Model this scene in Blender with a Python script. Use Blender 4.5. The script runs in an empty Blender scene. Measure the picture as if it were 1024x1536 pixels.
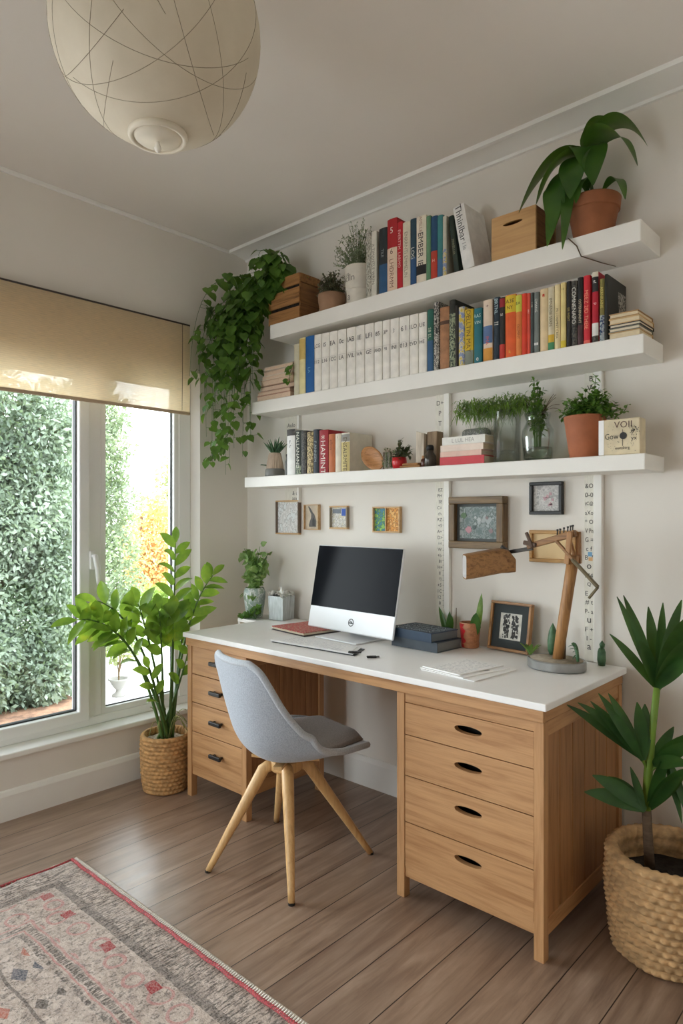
import bpy, math, random
from mathutils import Vector, Matrix
V = Vector
R = random.Random(7)
PI = math.pi
scene = bpy.context.scene
COL = scene.collection
for d in (bpy.data.objects,):
    pass

# ------------------------------------------------------------------ helpers
def lin(c):
    return tuple(((v/255)/12.92 if v/255 <= .04045 else ((v/255+.055)/1.055)**2.4) for v in c)

ORG = {}
def empty(name, loc, rz=0, label=None, cat=None, group=None, kind=None):
    o = bpy.data.objects.new(name, None)
    COL.objects.link(o)
    o.location = loc
    o.rotation_euler = (0, 0, rz)
    o.empty_display_size = .05
    ORG[o.name] = V(loc) if rz == 0 else V((0, 0, 0))
    tag(o, label, cat, group, kind)
    return o

def tag(o, label=None, cat=None, group=None, kind=None):
    if label: o['label'] = label
    if cat: o['category'] = cat
    if group: o['group'] = group
    if kind: o['kind'] = kind
    return o

TXT = {}
def text_geo(s):
    if s in TXT: return TXT[s]
    cu = bpy.data.curves.new('lettering', 'FONT')
    cu.body = s
    cu.resolution_u = 2
    o = bpy.data.objects.new('lettering', cu)
    me = o.to_mesh()
    vs = [(v.co.x, v.co.y) for v in me.vertices]
    fs = [tuple(p.vertices) for p in me.polygons]
    o.to_mesh_clear()
    bpy.data.objects.remove(o)
    bpy.data.curves.remove(cu)
    if vs:
        x0 = min(v[0] for v in vs); x1 = max(v[0] for v in vs)
        y0 = min(v[1] for v in vs); y1 = max(v[1] for v in vs)
        vs = [(v[0]-(x0+x1)/2, v[1]-(y0+y1)/2) for v in vs]
        w, h = x1-x0, y1-y0
    else:
        w = h = 1
    TXT[s] = (vs, fs, w, h)
    return TXT[s]

class MB:
    def __init__(s):
        s.v = []; s.f = []; s.m = []; s.mi = 0
    def add(s, vs, fs):
        b = len(s.v)
        s.v.extend(V(v) for v in vs)
        for f in fs:
            s.f.append(tuple(b+i for i in f)); s.m.append(s.mi)
        return s
    def box(s, x0, x1, y0, y1, z0, z1, M=None):
        vs = [V((x, y, z)) for z in (z0, z1) for y in (y0, y1) for x in (x0, x1)]
        if M is not None: vs = [M @ v for v in vs]
        return s.add(vs, [(0, 2, 3, 1), (4, 5, 7, 6), (0, 1, 5, 4), (2, 6, 7, 3), (0, 4, 6, 2), (1, 3, 7, 5)])
    def beam(s, a, b, w, h, up=(0, 0, 1), w2=None, h2=None):
        a, b = V(a), V(b)
        d = (b-a).normalized()
        sd = d.cross(V(up))
        if sd.length < 1e-5: sd = d.cross(V((1, 0, 0)))
        sd.normalize(); u = sd.cross(d).normalized()
        w2 = w if w2 is None else w2; h2 = h if h2 is None else h2
        vs = []
        for p, ww, hh in ((a, w, h), (b, w2, h2)):
            vs += [p-sd*ww/2-u*hh/2, p+sd*ww/2-u*hh/2, p+sd*ww/2+u*hh/2, p-sd*ww/2+u*hh/2]
        return s.add(vs, [(0, 1, 2, 3), (7, 6, 5, 4), (0, 4, 5, 1), (1, 5, 6, 2), (2, 6, 7, 3), (3, 7, 4, 0)])
    def tube(s, pts, rad, n=8, cap=True):
        pts = [V(p) for p in pts]
        if not isinstance(rad, (list, tuple)): rad = [rad]*len(pts)
        d0 = (pts[1]-pts[0]).normalized()
        ref = V((0, 0, 1)) if abs(d0.z) < .9 else V((1, 0, 0))
        sd = d0.cross(ref).normalized()
        vs = []; fs = []
        for i, p in enumerate(pts):
            d = (pts[min(i+1, len(pts)-1)]-pts[max(i-1, 0)]).normalized()
            sd = (sd-d*sd.dot(d)).normalized()
            u = d.cross(sd)
            for k in range(n):
                a = 2*PI*k/n
                vs.append(p+(sd*math.cos(a)+u*math.sin(a))*rad[i])
        for i in range(len(pts)-1):
            for k in range(n):
                k2 = (k+1) % n
                fs.append((i*n+k, i*n+k2, (i+1)*n+k2, (i+1)*n+k))
        if cap:
            fs.append(tuple(range(n-1, -1, -1)))
            fs.append(tuple((len(pts)-1)*n+k for k in range(n)))
        return s.add(vs, fs)
    def lathe(s, prof, c=(0, 0, 0), n=32, sx=1, sy=1, close=False):
        """prof: list of (radius, z) from bottom to top"""
        c = V(c); vs = []; fs = []
        for r, z in prof:
            for k in range(n):
                a = 2*PI*k/n
                vs.append(c+V((r*math.cos(a)*sx, r*math.sin(a)*sy, z)))
        m = len(prof)
        for i in range(m-1 if not close else m):
            j = (i+1) % m
            for k in range(n):
                k2 = (k+1) % n
                fs.append((i*n+k, i*n+k2, j*n+k2, j*n+k))
        if not close:
            if prof[0][0] > 1e-6: fs.append(tuple(range(n-1, -1, -1)))
            if prof[-1][0] > 1e-6: fs.append(tuple((m-1)*n+k for k in range(n)))
        return s.add(vs, fs)
    def prism(s, poly, origin, xd, yd, depth):
        """closed polygon in the (xd, yd) plane, extruded by depth along xd x yd"""
        o, xd, yd = V(origin), V(xd), V(yd)
        nd = xd.cross(yd).normalized()*depth
        n = len(poly)
        vs = [o+xd*p[0]+yd*p[1] for p in poly]
        vs += [v+nd for v in vs]
        fs = [tuple(range(n-1, -1, -1)), tuple(range(n, 2*n))]
        fs += [(i, (i+1) % n, n+(i+1) % n, n+i) for i in range(n)]
        return s.add(vs, fs)
    def ringprism(s, outer, inner, origin, xd, yd, depth):
        """plate with a hole: outer and inner loops of the same count"""
        o, xd, yd = V(origin), V(xd), V(yd)
        nd = xd.cross(yd).normalized()*depth
        n = len(outer)
        P = lambda p: o+xd*p[0]+yd*p[1]
        vs = [P(p) for p in outer]+[P(p) for p in inner]+[P(p)+nd for p in outer]+[P(p)+nd for p in inner]
        fs = []
        for i in range(n):
            j = (i+1) % n
            fs += [(i, n+i, n+j, j), (2*n+i, 2*n+j, 3*n+j, 3*n+i), (i, j, 2*n+j, 2*n+i), (n+i, 3*n+i, 3*n+j, n+j)]
        return s.add(vs, fs)
    def text(s, t, c, xd, yd, h, wmax=None, thick=0.0):
        vs, fs, w, hh = text_geo(t)
        if not vs: return s
        k = h/hh
        kx = k
        if wmax and w*k > wmax: kx = wmax/w
        c, xd, yd = V(c), V(xd), V(yd)
        return s.add([c+xd*(v[0]*kx)+yd*(v[1]*k) for v in vs], fs)
    def leaf(s, base, d, L, W, droop=.3, n=6, fold=.12, roll=0., power=1.0, up=(0, 0, 1), tip=.0):
        base = V(base); d = V(d).normalized(); up = V(up)
        pts = []
        for i in range(n+1):
            t = i/n
            pts.append(base+d*(L*t)-V((0, 0, 1))*(droop*L*t*t))
        vs = []
        for i, p in enumerate(pts):
            t = i/n
            tan = (pts[min(i+1, n)]-pts[max(i-1, 0)]).normalized()
            sd = tan.cross(up)
            if sd.length < 1e-3: sd = tan.cross(V((1, .3, 0)))
            sd.normalize()
            if roll: sd = Matrix.Rotation(roll, 3, tan) @ sd
            nr = sd.cross(tan).normalized()
            w = W*.5*(math.sin(PI*min(1, t**power))**.8 if 0 < t < 1 else (.03 if i == 0 else tip))
            w = max(w, W*.012)
            vs += [p-sd*w+nr*(w*fold*2), p, p+sd*w+nr*(w*fold*2)]
        fs = []
        for i in range(n):
            a = i*3; b = a+3
            fs += [(a, a+1, b+1, b), (a+1, a+2, b+2, b+1)]
        return s.add(vs, fs)
    def heart(s, base, d, L, W, nr):
        """heart-shaped ivy / pothos leaf lying in the plane of d, facing nr"""
        base = V(base); d = V(d).normalized(); nr = V(nr)
        sd = d.cross(nr)
        if sd.length < 1e-3: sd = d.cross(V((1, .2, .1)))
        sd.normalize(); nr = sd.cross(d).normalized()
        prof = [(-.10, .0, .22), (-.04, .28, .40), (.2, .5, .5), (.5, .42, .42), (.78, .2, .2), (1.0, 0, 0)]
        mid = [0, 0, .0, .0, 0, 0]
        vs = []
        for i, (t, w, _w) in enumerate(prof):
            tm = max(t, 0) if i else .0
            c = base+d*(tm*L)-nr*(L*.12*tm*tm)
            e = base+d*(t*L)-nr*(L*.12*t*t)
            ww = (.2 if i == 0 else w)*W
            vs += [e-sd*ww+nr*(ww*.18), c, e+sd*ww+nr*(ww*.18)]
        fs = []
        for i in range(len(prof)-1):
            a = i*3; b = a+3
            fs += [(a, a+1, b+1, b), (a+1, a+2, b+2, b+1)]
        return s.add(vs, fs)
    def rhomb(s, p, d, L, W, nr):
        d = V(d).normalized(); sd = d.cross(V(nr))
        if sd.length < 1e-3: sd = V((1, 0, 0))
        sd.normalize()
        p = V(p)
        return s.add([p, p+d*L*.5+sd*W*.5, p+d*L, p+d*L*.5-sd*W*.5], [(0, 1, 2, 3)])
    def build(s, name, mat, parent=None, smooth=False, bevel=0, seg=2, solid=0, sub=0, local=False, autos=None):
        me = bpy.data.meshes.new(name)
        o0 = V((0, 0, 0))
        if parent is not None and not local: o0 = ORG.get(parent.name, V((0, 0, 0)))
        me.from_pydata([tuple(v-o0) for v in s.v], [], s.f)
        mats = mat if isinstance(mat, (list, tuple)) else [mat]
        for m in mats: me.materials.append(m)
        if len(mats) > 1: me.polygons.foreach_set('material_index', s.m)
        if smooth: me.polygons.foreach_set('use_smooth', [True]*len(me.polygons))
        me.update()
        o = bpy.data.objects.new(name, me)
        COL.objects.link(o)
        if parent is not None: o.parent = parent
        ORG[o.name] = o0
        if solid:
            md = o.modifiers.new('thickness', 'SOLIDIFY'); md.thickness = solid; md.offset = 0
        if bevel:
            md = o.modifiers.new('edges', 'BEVEL'); md.width = bevel; md.segments = seg; md.limit_method = 'ANGLE'; md.angle_limit = math.radians(40)
        if sub:
            md = o.modifiers.new('round', 'SUBSURF'); md.levels = sub; md.render_levels = sub
        if autos:
            try: me.set_sharp_from_angle(angle=math.radians(autos))
            except Exception: pass
        return o

def rnd(a, b): return R.uniform(a, b)
def rdir(up=0.):
    while True:
        v = V((rnd(-1, 1), rnd(-1, 1), rnd(-1, 1)))
        if .05 < v.length < 1:
            v.normalize(); v.z += up
            return v.normalized()
def bez(p0, p1, p2, n):
    p0, p1, p2 = V(p0), V(p1), V(p2)
    return [p0*(1-t)**2+p1*2*t*(1-t)+p2*t*t for t in [i/n for i in range(n+1)]]

# ------------------------------------------------------------------ materials
def nodes(name):
    m = bpy.data.materials.new(name)
    m.use_nodes = True
    nt = m.node_tree
    return m, nt, nt.nodes['Principled BSDF'], nt.nodes['Material Output']
def N(nt, t, **k):
    n = nt.nodes.new(t)
    for a, b in k.items(): setattr(n, a, b)
    return n
def L(nt, a, b): nt.links.new(a, b)
def coords(nt, scale=(1, 1, 1), rot=(0, 0, 0), loc=(0, 0, 0), kind='Object'):
    tc = N(nt, 'ShaderNodeTexCoord'); mp = N(nt, 'ShaderNodeMapping')
    mp.inputs['Scale'].default_value = scale
    mp.inputs['Rotation'].default_value = rot
    mp.inputs['Location'].default_value = loc
    L(nt, tc.outputs[kind], mp.inputs['Vector'])
    return mp.outputs['Vector']
def noise(nt, vec, scale, detail=4, rough=.55, dist=0):
    n = N(nt, 'ShaderNodeTexNoise')
    n.inputs['Scale'].default_value = scale; n.inputs['Detail'].default_value = detail
    n.inputs['Roughness'].default_value = rough; n.inputs['Distortion'].default_value = dist
    if vec is not None: L(nt, vec, n.inputs['Vector'])
    return n.outputs['Fac']
def ramp(nt, fac, stops, interp='LINEAR'):
    r = N(nt, 'ShaderNodeValToRGB')
    cr = r.color_ramp; cr.interpolation = interp
    while len(cr.elements) < len(stops): cr.elements.new(.5)
    for e, (p, c) in zip(cr.elements, stops):
        e.position = p; e.color = (*c, 1) if len(c) == 3 else c
    L(nt, fac, r.inputs['Fac'])
    return r.outputs['Color']
def mixc(nt, fac, a, b, mode='MIX'):
    n = N(nt, 'ShaderNodeMix', data_type='RGBA', blend_type=mode)
    for sock, v in ((0, fac), (6, a), (7, b)):
        if hasattr(v, 'is_linked') or hasattr(v, 'links'): L(nt, v, n.inputs[sock])
        elif sock == 0: n.inputs[0].default_value = v
        else: n.inputs[sock].default_value = (*v, 1)
    return n.outputs[2]
def math_(nt, op, a, b=0., c=None):
    n = N(nt, 'ShaderNodeMath', operation=op)
    for i, v in enumerate((a, b) if c is None else (a, b, c)):
        if hasattr(v, 'links'): L(nt, v, n.inputs[i])
        else: n.inputs[i].default_value = v
    return n.outputs[0]
def bump(nt, p, h, strength=.3, dist=.01):
    b = N(nt, 'ShaderNodeBump')
    b.inputs['Strength'].default_value = strength; b.inputs['Distance'].default_value = dist
    L(nt, h, b.inputs['Height']); L(nt, b.outputs['Normal'], p.inputs['Normal'])

def plain(name, col, rough=.6, metal=0., var=.06, scale=8., bmp=0., bscale=60., spec=.5, stretch=(1, 1, 1), kind='Object'):
    m, nt, p, out = nodes(name)
    c = lin(col)
    vec = coords(nt, stretch, kind=kind)
    f = noise(nt, vec, scale)
    d = [max(0, v*(1-var*2)) for v in c]; l = [min(1, v*(1+var*1.5)) for v in c]
    L(nt, ramp(nt, f, [(.3, d), (.7, l)]), p.inputs['Base Color'])
    p.inputs['Roughness'].default_value = rough; p.inputs['Metallic'].default_value = metal
    p.inputs['Specular IOR Level'].default_value = spec
    if bmp: bump(nt, p, noise(nt, vec, bscale, 3), bmp, .004)
    return m

def wood(name, c1, c2, axis=0, scale=1., rough=.5, dark=None, knots=True):
    """grain runs along axis"""
    m, nt, p, out = nodes(name)
    s = [14*scale]*3; s[axis] = .9*scale
    vec = coords(nt, s)
    f = noise(nt, vec, 3.2, 6, .62, .5)
    s2 = [60*scale]*3; s2[axis] = 2.2*scale
    g = noise(nt, coords(nt, s2), 4, 3, .6)
    s3 = [3*scale]*3; s3[axis] = .8*scale
    b = noise(nt, coords(nt, s3), 2.2, 3)
    a = ramp(nt, f, [(.3, lin(c2)), (.52, lin(c1)), (.75, [min(1, v*1.12) for v in lin(c1)])])
    a = mixc(nt, ramp(nt, g, [(.35, (.26, .26, .26)), (.6, (0, 0, 0))]), a, lin(dark or c2))
    a = mixc(nt, math_(nt, 'MULTIPLY', b, .35), a, lin(c2))
    L(nt, a, p.inputs['Base Color'])
    p.inputs['Roughness'].default_value = rough
    bump(nt, p, f, .12, .003)
    return m

def leafmat(name, c1, c2, scale=9., trans=.3, rough=.45, c3=None):
    m, nt, p, out = nodes(name)
    vec = coords(nt)
    f = noise(nt, vec, scale, 3)
    st = [(.32, lin(c1)), (.62, lin(c2))]
    if c3: st.append((.75, lin(c3)))
    col = ramp(nt, f, st)
    L(nt, col, p.inputs['Base Color'])
    p.inputs['Roughness'].default_value = rough
    t = N(nt, 'ShaderNodeBsdfTranslucent')
    L(nt, mixc(nt, .35, col, lin((170, 200, 60))), t.inputs['Color'])
    mx = N(nt, 'ShaderNodeMixShader'); mx.inputs[0].default_value = trans
    L(nt, p.outputs[0], mx.inputs[1]); L(nt, t.outputs[0], mx.inputs[2]); L(nt, mx.outputs[0], out.inputs[0])
    return m

def glassmat(name, tint=(245, 250, 248), gloss=.12, rough=.02, ior=1.45):
    m, nt, p, out = nodes(name)
    nt.nodes.remove(p)
    t = N(nt, 'ShaderNodeBsdfTransparent'); t.inputs[0].default_value = (*lin(tint), 1)
    g = N(nt, 'ShaderNodeBsdfGlossy'); g.inputs['Roughness'].default_value = rough
    lw = N(nt, 'ShaderNodeFresnel'); lw.inputs['IOR'].default_value = ior
    mx = N(nt, 'ShaderNodeMixShader')
    L(nt, math_(nt, 'MULTIPLY', lw.outputs[0], gloss*8), mx.inputs[0])
    L(nt, t.outputs[0], mx.inputs[1]); L(nt, g.outputs[0], mx.inputs[2]); L(nt, mx.outputs[0], out.inputs[0])
    return m

def pattern(name, cols, scale=60., stretch=(1, 1, 1), rough=.6, kind='noise', detail=3):
    """printed surface: patches of several inks"""
    m, nt, p, out = nodes(name)
    vec = coords(nt, stretch)
    if kind == 'noise': f = noise(nt, vec, scale, detail, .6)
    else:
        vo = N(nt, 'ShaderNodeTexVoronoi'); vo.inputs['Scale'].default_value = scale
        L(nt, vec, vo.inputs['Vector'])
        sep = N(nt, 'ShaderNodeSeparateColor'); L(nt, vo.outputs['Color'], sep.inputs[0]); f = sep.outputs[0]
    n = len(cols)
    lo, hi = (.36, .64) if kind == 'noise' else (0, 1)
    st = [(lo+(hi-lo)*i/n if i else 0, lin(c)) for i, c in enumerate(cols)]
    L(nt, ramp(nt, f, st, 'CONSTANT' if kind != 'noise' else 'LINEAR'), p.inputs['Base Color'])
    p.inputs['Roughness'].default_value = rough
    return m

_pc = {}
def ink(col, rough=.6, var=.05):
    k = (tuple(col), rough)
    if k not in _pc: _pc[k] = plain('ink_%d_%d_%d' % tuple(col), col, rough, var=var, scale=25)
    return _pc[k]

M = {}
M['wall'] = plain('wall_paint', (230, 225, 217), .85, var=.012, scale=3, bmp=.05, bscale=220, spec=.25)
M['ceiling'] = plain('ceiling_paint', (234, 228, 221), .9, var=.01, scale=2, spec=.2)
M['gloss_white'] = plain('white_trim_paint', (240, 239, 235), .45, var=.012, scale=5)
M['upvc'] = plain('white_window_frame', (238, 239, 237), .35, var=.01, scale=5)
M['gasket'] = plain('black_gasket', (38, 40, 42), .6)
M['shelf'] = plain('shelf_white_paint', (240, 238, 232), .5, var=.012, scale=5)
M['desk_white'] = plain('white_laminate', (250, 249, 248), .38, var=.01, scale=6)
M['oak_x'] = wood('oak_along_width', (200, 154, 107), (162, 114, 70), 0, 1.)
M['oak_z'] = wood('oak_upright', (200, 154, 107), (164, 116, 72), 2, 1.)
M['oak_y'] = wood('oak_along_depth', (198, 152, 105), (162, 114, 70), 1, 1.)
M['plank_z'] = wood('oak_boards', (176, 128, 84), (138, 94, 56), 2, 1.2)
M['beech'] = wood('pale_beech', (222, 182, 126), (196, 150, 96), 2, 1.5, .4)
M['crate'] = wood('weathered_crate_wood', (176, 126, 74), (104, 70, 38), 0, 1.4, .7)
M['crate_y'] = wood('weathered_crate_wood_end', (150, 104, 60), (90, 60, 34), 1, 1.4, .7)
M['ply'] = wood('bamboo_box', (206, 164, 112), (182, 138, 88), 0, .8, .5)
M['lampwood'] = wood('lamp_wood', (186, 136, 84), (120, 80, 44), 2, 1.6, .5)
M['lampwood_x'] = wood('lamp_wood_arm', (170, 124, 76), (104, 70, 40), 0, 1.6, .5)
M['oldframe'] = wood('old_frame_wood', (134, 108, 72), (74, 56, 36), 0, 2., .5)
M['oldframe_z'] = wood('old_frame_wood_upright', (128, 102, 68), (72, 54, 34), 2, 2., .5)
M['driftwood'] = wood('driftwood', (214, 204, 188), (150, 134, 114), 2, 1.6, .8)
M['paleframe'] = wood('pale_frame', (214, 180, 134), (180, 140, 92), 0, 2., .6)
M['black'] = plain('black_metal', (28, 27, 27), .45, var=.05)
M['darkmetal'] = plain('dark_metal', (58, 54, 50), .4, .5, var=.1)
M['steel'] = plain('brushed_steel', (176, 178, 180), .28, .9, var=.05, stretch=(1, 1, 20))
M['galv'] = plain('galvanised_zinc', (186, 192, 192), .42, .55, var=.14, scale=30, stretch=(3, 3, .5))
M['soil'] = plain('dark_soil', (38, 30, 24), .95, var=.3, scale=60, bmp=.8, bscale=120)
M['pebble'] = plain('pale_potting_chips', (186, 172, 150), .9, var=.3, scale=90, bmp=.8, bscale=150)
M['terracotta'] = plain('terracotta', (172, 104, 70), .75, var=.1, scale=10, bmp=.1, bscale=90)
M['terracotta_dark'] = plain('weathered_terracotta', (150, 92, 58), .8, var=.14, scale=9, bmp=.1, bscale=90)
M['greyclay'] = plain('grey_brown_clay', (160, 126, 100), .85, var=.1, scale=9)
M['paper'] = plain('white_paper', (250, 250, 250), .8, var=.015, scale=20)
M['pages'] = plain('book_pages', (226, 214, 190), .9, var=.06, scale=40, stretch=(1, 1, 12))
M['glass'] = glassmat('window_glass', (244, 250, 247), .10, .01)
M['vase_glass'] = glassmat('clear_vase_glass', (252, 254, 253), .06, .02)
M['jute'] = plain('seagrass', (190, 146, 94), .85, var=.2, scale=28, stretch=(1, 1, 2.5), bmp=.4, bscale=160)
M['hyacinth'] = plain('water_hyacinth', (198, 160, 114), .85, var=.18, scale=22, stretch=(1, 1, 2.5), bmp=.4, bscale=160)
M['ivy'] = leafmat('ivy_leaf', (58, 96, 38), (102, 144, 60), 12, .3)
M['zz'] = leafmat('broad_leaf', (84, 128, 50), (140, 176, 62), 12, .38, .28, (190, 204, 70))
M['zz_stem'] = plain('green_stem', (78, 112, 52), .5)
M['palm'] = leafmat('palm_leaf', (30, 62, 30), (56, 98, 44), 8, .15, .4)
M['palm_stem'] = plain('palm_green_stem', (112, 142, 50), .5, scale=12, var=.1)
M['bark'] = plain('palm_bark', (104, 84, 66), .9, var=.15, scale=30, stretch=(1, 1, 4), bmp=.5)
M['philo'] = leafmat('large_leaf', (40, 80, 30), (72, 116, 42), 7, .2, .35)
M['herb'] = leafmat('herb_leaf', (62, 104, 40), (104, 146, 58), 30, .25)
M['grassleaf'] = leafmat('grassy_leaf', (84, 122, 52), (136, 170, 84), 30, .35)
M['sage'] = leafmat('grey_green_leaf', (96, 112, 82), (140, 150, 116), 30, .2)
M['bushgrey'] = leafmat('dusky_leaf', (70, 76, 58), (118, 118, 92), 40, .15)
M['pothos'] = leafmat('variegated_leaf', (96, 136, 66), (150, 180, 110), 26, .3, .4, (214, 226, 180))
M['succ'] = leafmat('succulent_leaf', (46, 84, 56), (86, 124, 84), 30, .1)
M['twig'] = plain('twig', (96, 78, 52), .8)

# ------------------------------------------------------------------ setting
H = 2.79
def floor_mat():
    m, nt, p, out = nodes('wide_plank_floor')
    vec = coords(nt, (1, 1, 1), (0, 0, PI/2), (0.0, .571, 0))
    br = N(nt, 'ShaderNodeTexBrick')
    br.offset = .37; br.offset_frequency = 2; br.squash = 1
    for k, v in (('Scale', 1), ('Mortar Size', .0016), ('Mortar Smooth', .1), ('Bias', 0), ('Brick Width', 3.4), ('Row Height', .145)):
        br.inputs[k].default_value = v
    br.inputs['Color1'].default_value = (0, 0, 0, 1); br.inputs['Color2'].default_value = (1, 1, 1, 1)
    br.inputs['Mortar'].default_value = (.5, .5, .5, 1)
    L(nt, vec, br.inputs['Vector'])
    # grain shifted per plank
    tc = N(nt, 'ShaderNodeTexCoord')
    sc = N(nt, 'ShaderNodeVectorMath', operation='SCALE'); sc.inputs[3].default_value = 7.3
    L(nt, br.outputs['Color'], sc.inputs[0])
    ad = N(nt, 'ShaderNodeVectorMath', operation='ADD'); L(nt, tc.outputs['Object'], ad.inputs[0]); L(nt, sc.outputs[0], ad.inputs[1])
    mp = N(nt, 'ShaderNodeMapping'); mp.inputs['Scale'].default_value = (11, .9, 1); L(nt, ad.outputs[0], mp.inputs['Vector'])
    g = noise(nt, mp.outputs[0], 2.6, 7, .62, .6)
    mp2 = N(nt, 'ShaderNodeMapping'); mp2.inputs['Scale'].default_value = (70, 2.5, 1); L(nt, ad.outputs[0], mp2.inputs['Vector'])
    g2 = noise(nt, mp2.outputs[0], 3, 3, .6)
    mp3 = N(nt, 'ShaderNodeMapping'); mp3.inputs['Scale'].default_value = (3.0, 1.0, 1); L(nt, ad.outputs[0], mp3.inputs['Vector'])
    g3 = noise(nt, mp3.outputs[0], 2.2, 4, .6, .4)
    c = ramp(nt, g, [(.26, lin((106, 84, 69))), (.5, lin((156, 131, 112))), (.74, lin((186, 162, 142)))])
    c = mixc(nt, math_(nt, 'MULTIPLY', g2, .3), c, lin((92, 70, 56)))
    c = mixc(nt, ramp(nt, g3, [(.40, (0, 0, 0)), (.72, (.5, .5, .5))]), c, lin((106, 82, 66)))
    c = mixc(nt, math_(nt, 'MULTIPLY', br.outputs['Color'], .22), c, lin((180, 154, 132)))
    c = mixc(nt, br.outputs['Fac'], c, lin((36, 27, 21)))
    L(nt, c, p.inputs['Base Color'])
    L(nt, math_(nt, 'ADD', math_(nt, 'MULTIPLY', g, .15), .25), p.inputs['Roughness'])
    p.inputs['Specular IOR Level'].default_value = .75
    hh = math_(nt, 'SUBTRACT', math_(nt, 'MULTIPLY', g, .25), br.outputs['Fac'])
    bump(nt, p, hh, .25, .003)
    return m
M['floor'] = floor_mat()
XR, YF = 4.3, -4.5
tag(MB().box(-.02, XR, YF, .02, -.06, 0).build('floor', M['floor']), 'wide brown oak plank floor running towards the shelves', 'floor', kind='structure')
tag(MB().box(-.3, XR+.1, YF-.1, .2, H, H+.1).build('ceiling', M['ceiling']), 'plain white ceiling', 'ceiling', kind='structure')
tag(MB().box(-.3, XR+.1, 0, .18, -.06, H).build('wall_back', M['wall']), 'off white wall behind the desk and shelves', 'wall', kind='structure')
tag(MB().box(XR, XR+.15, YF, 0, -.06, H).build('wall_right', M['wall']), 'off white wall opposite the window', 'wall', kind='structure')
FX0, FX1, FZ0, FZ1 = .30, 1.35, .06, 1.95  # opening for the added doors, sized for the fill light
tag(MB().ringprism([(-.3, -.06), (XR+.1, -.06), (XR+.1, H), (-.3, H)], [(FX0, FZ0), (FX1, FZ0), (FX1, FZ1), (FX0, FZ1)], (0, YF, 0), (1, 0, 0), (0, 0, 1), .15).build('wall_front', M['wall']), 'off white wall facing the shelves', 'wall', kind='structure')
# left wall with the window opening
WY0, WY1, WZ0, WZ1 = -3.95, -.328, .278, 2.07
wl = MB()
wl.ringprism([(YF, -.06), (0, -.06), (0, H), (YF, H)], [(WY0, WZ0), (WY1, WZ0), (WY1, WZ1), (WY0, WZ1)], (-.3, 0, 0), (0, 1, 0), (0, 0, 1), .3)
tag(wl.build('wall_left', M['wall']), 'off white wall holding the big garden window', 'wall', kind='structure')
# trims
def base_profile(mb, a, b, nrm, h=.128, t=.018):
    a, b = V(a), V(b); d = (b-a); nrm = V(nrm)
    prof = [(0, 0), (t, 0), (t, h-.022), (t*.75, h-.012), (t*.55, h-.004), (t*.3, h), (0, h)]
    n = len(prof)
    vs = [a+nrm*p[0]+V((0, 0, p[1])) for p in prof]+[b+nrm*p[0]+V((0, 0, p[1])) for p in prof]
    fs = [(i, (i+1) % n, n+(i+1) % n, n+i) for i in range(n)]+[tuple(range(n)), tuple(range(2*n-1, n-1, -1))]
    mb.add(vs, fs)
    return mb
tag(base_profile(MB(), (0, YF, 0), (0, 0, 0), (1, 0, 0)).build('baseboard_left', M['gloss_white']), 'white baseboard under the window', 'baseboard', kind='structure')
tag(base_profile(MB(), (.018, 0, 0), (XR, 0, 0), (0, -1, 0), .14, .02).build('baseboard_back', M['gloss_white']), 'white baseboard behind the desk', 'baseboard', kind='structure')
cr = MB()
prof = [(0, 2.758), (-.014, 2.758), (-.018, 2.768), (-.03, 2.770), (-.05, 2.7735), (-.08, 2.778), (-.11, 2.7815), (-.118, 2.7745), (-.137, 2.7745), (-.14, H), (0, H)]
n = len(prof)
cr.add([V((0, y, z)) for y, z in prof]+[V((XR, y, z)) for y, z in prof], [(i, n+i, n+(i+1) % n, (i+1) % n) for i in range(n)]+[tuple(range(n)), tuple(range(2*n-1, n-1, -1))])
tag(cr.build('trim_1', M['gloss_white']), 'white moulded cornice along the shelf wall', 'cornice', kind='structure')
tag(MB().box(0, .014, YF, -.14, H-.02, H).build('trim_2', M['gloss_white'], bevel=.004), 'slim white cornice above the window wall', 'cornice', kind='structure')
tag(MB().box(-.11, .022, WY0, WY1, .262, .288).build('trim_3', M['gloss_white'], bevel=.006), 'white window sill ledge', 'sill', kind='structure')

# window
win = empty('window_1', (-.11, -.9, WZ0), label='white framed garden window with a casement and fixed panes', cat='window', kind='structure')
fr = MB()
x0, x1 = -.16, -.085
fr.box(x0, x1, WY0, WY1, .288, .330); fr.box(x0, x1, WY0, WY1, 2.01, WZ1)
fr.box(x0, x1, WY1-.075, WY1, .33, 2.01); fr.box(x0, x1, WY0, WY0+.075, .33, 2.01)
fr.box(x0, x1, -.918, -.850, .33, 2.01); fr.box(x0, x1, -2.42, -2.35, .33, 2.01)
fr.build('window_frame', M['upvc'], win, bevel=.005)
sash = MB()
def sashframe(mb, y0, y1, z0, z1, w, xa, xb):
    mb.ringprism([(y0, z0), (y1, z0), (y1, z1), (y0, z1)], [(y0+w, z0+w), (y1-w, z0+w), (y1-w, z1-w), (y0+w, z1-w)], (xa, 0, 0), (0, 1, 0), (0, 0, 1), xb-xa)
sashframe(sash, -2.352, -.916, .318, 2.02, .052, -.15, -.07)
so = sash.build('sash', M['upvc'], win, bevel=.006)
g = MB(); sashframe(g, -2.302, -.966, .368, 1.97, .008, -.128, -.1)
g.build('gasket', M['gasket'], so)
s2 = MB(); sashframe(s2, -.852, -.40, .328, 2.02, .030, -.135, -.09)
s2b = s2.build('glazing_bead', M['upvc'], win, bevel=.005)
g = MB(); sashframe(g, -.824, -.428, .356, 1.99, .006, -.125, -.112)
g.build('gasket', M['gasket'], s2b)
s3 = MB(); sashframe(s3, -3.88, -2.418, .328, 2.02, .030, -.135, -.09)
s3.build('glazing_bead', M['upvc'], win, bevel=.005)
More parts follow.
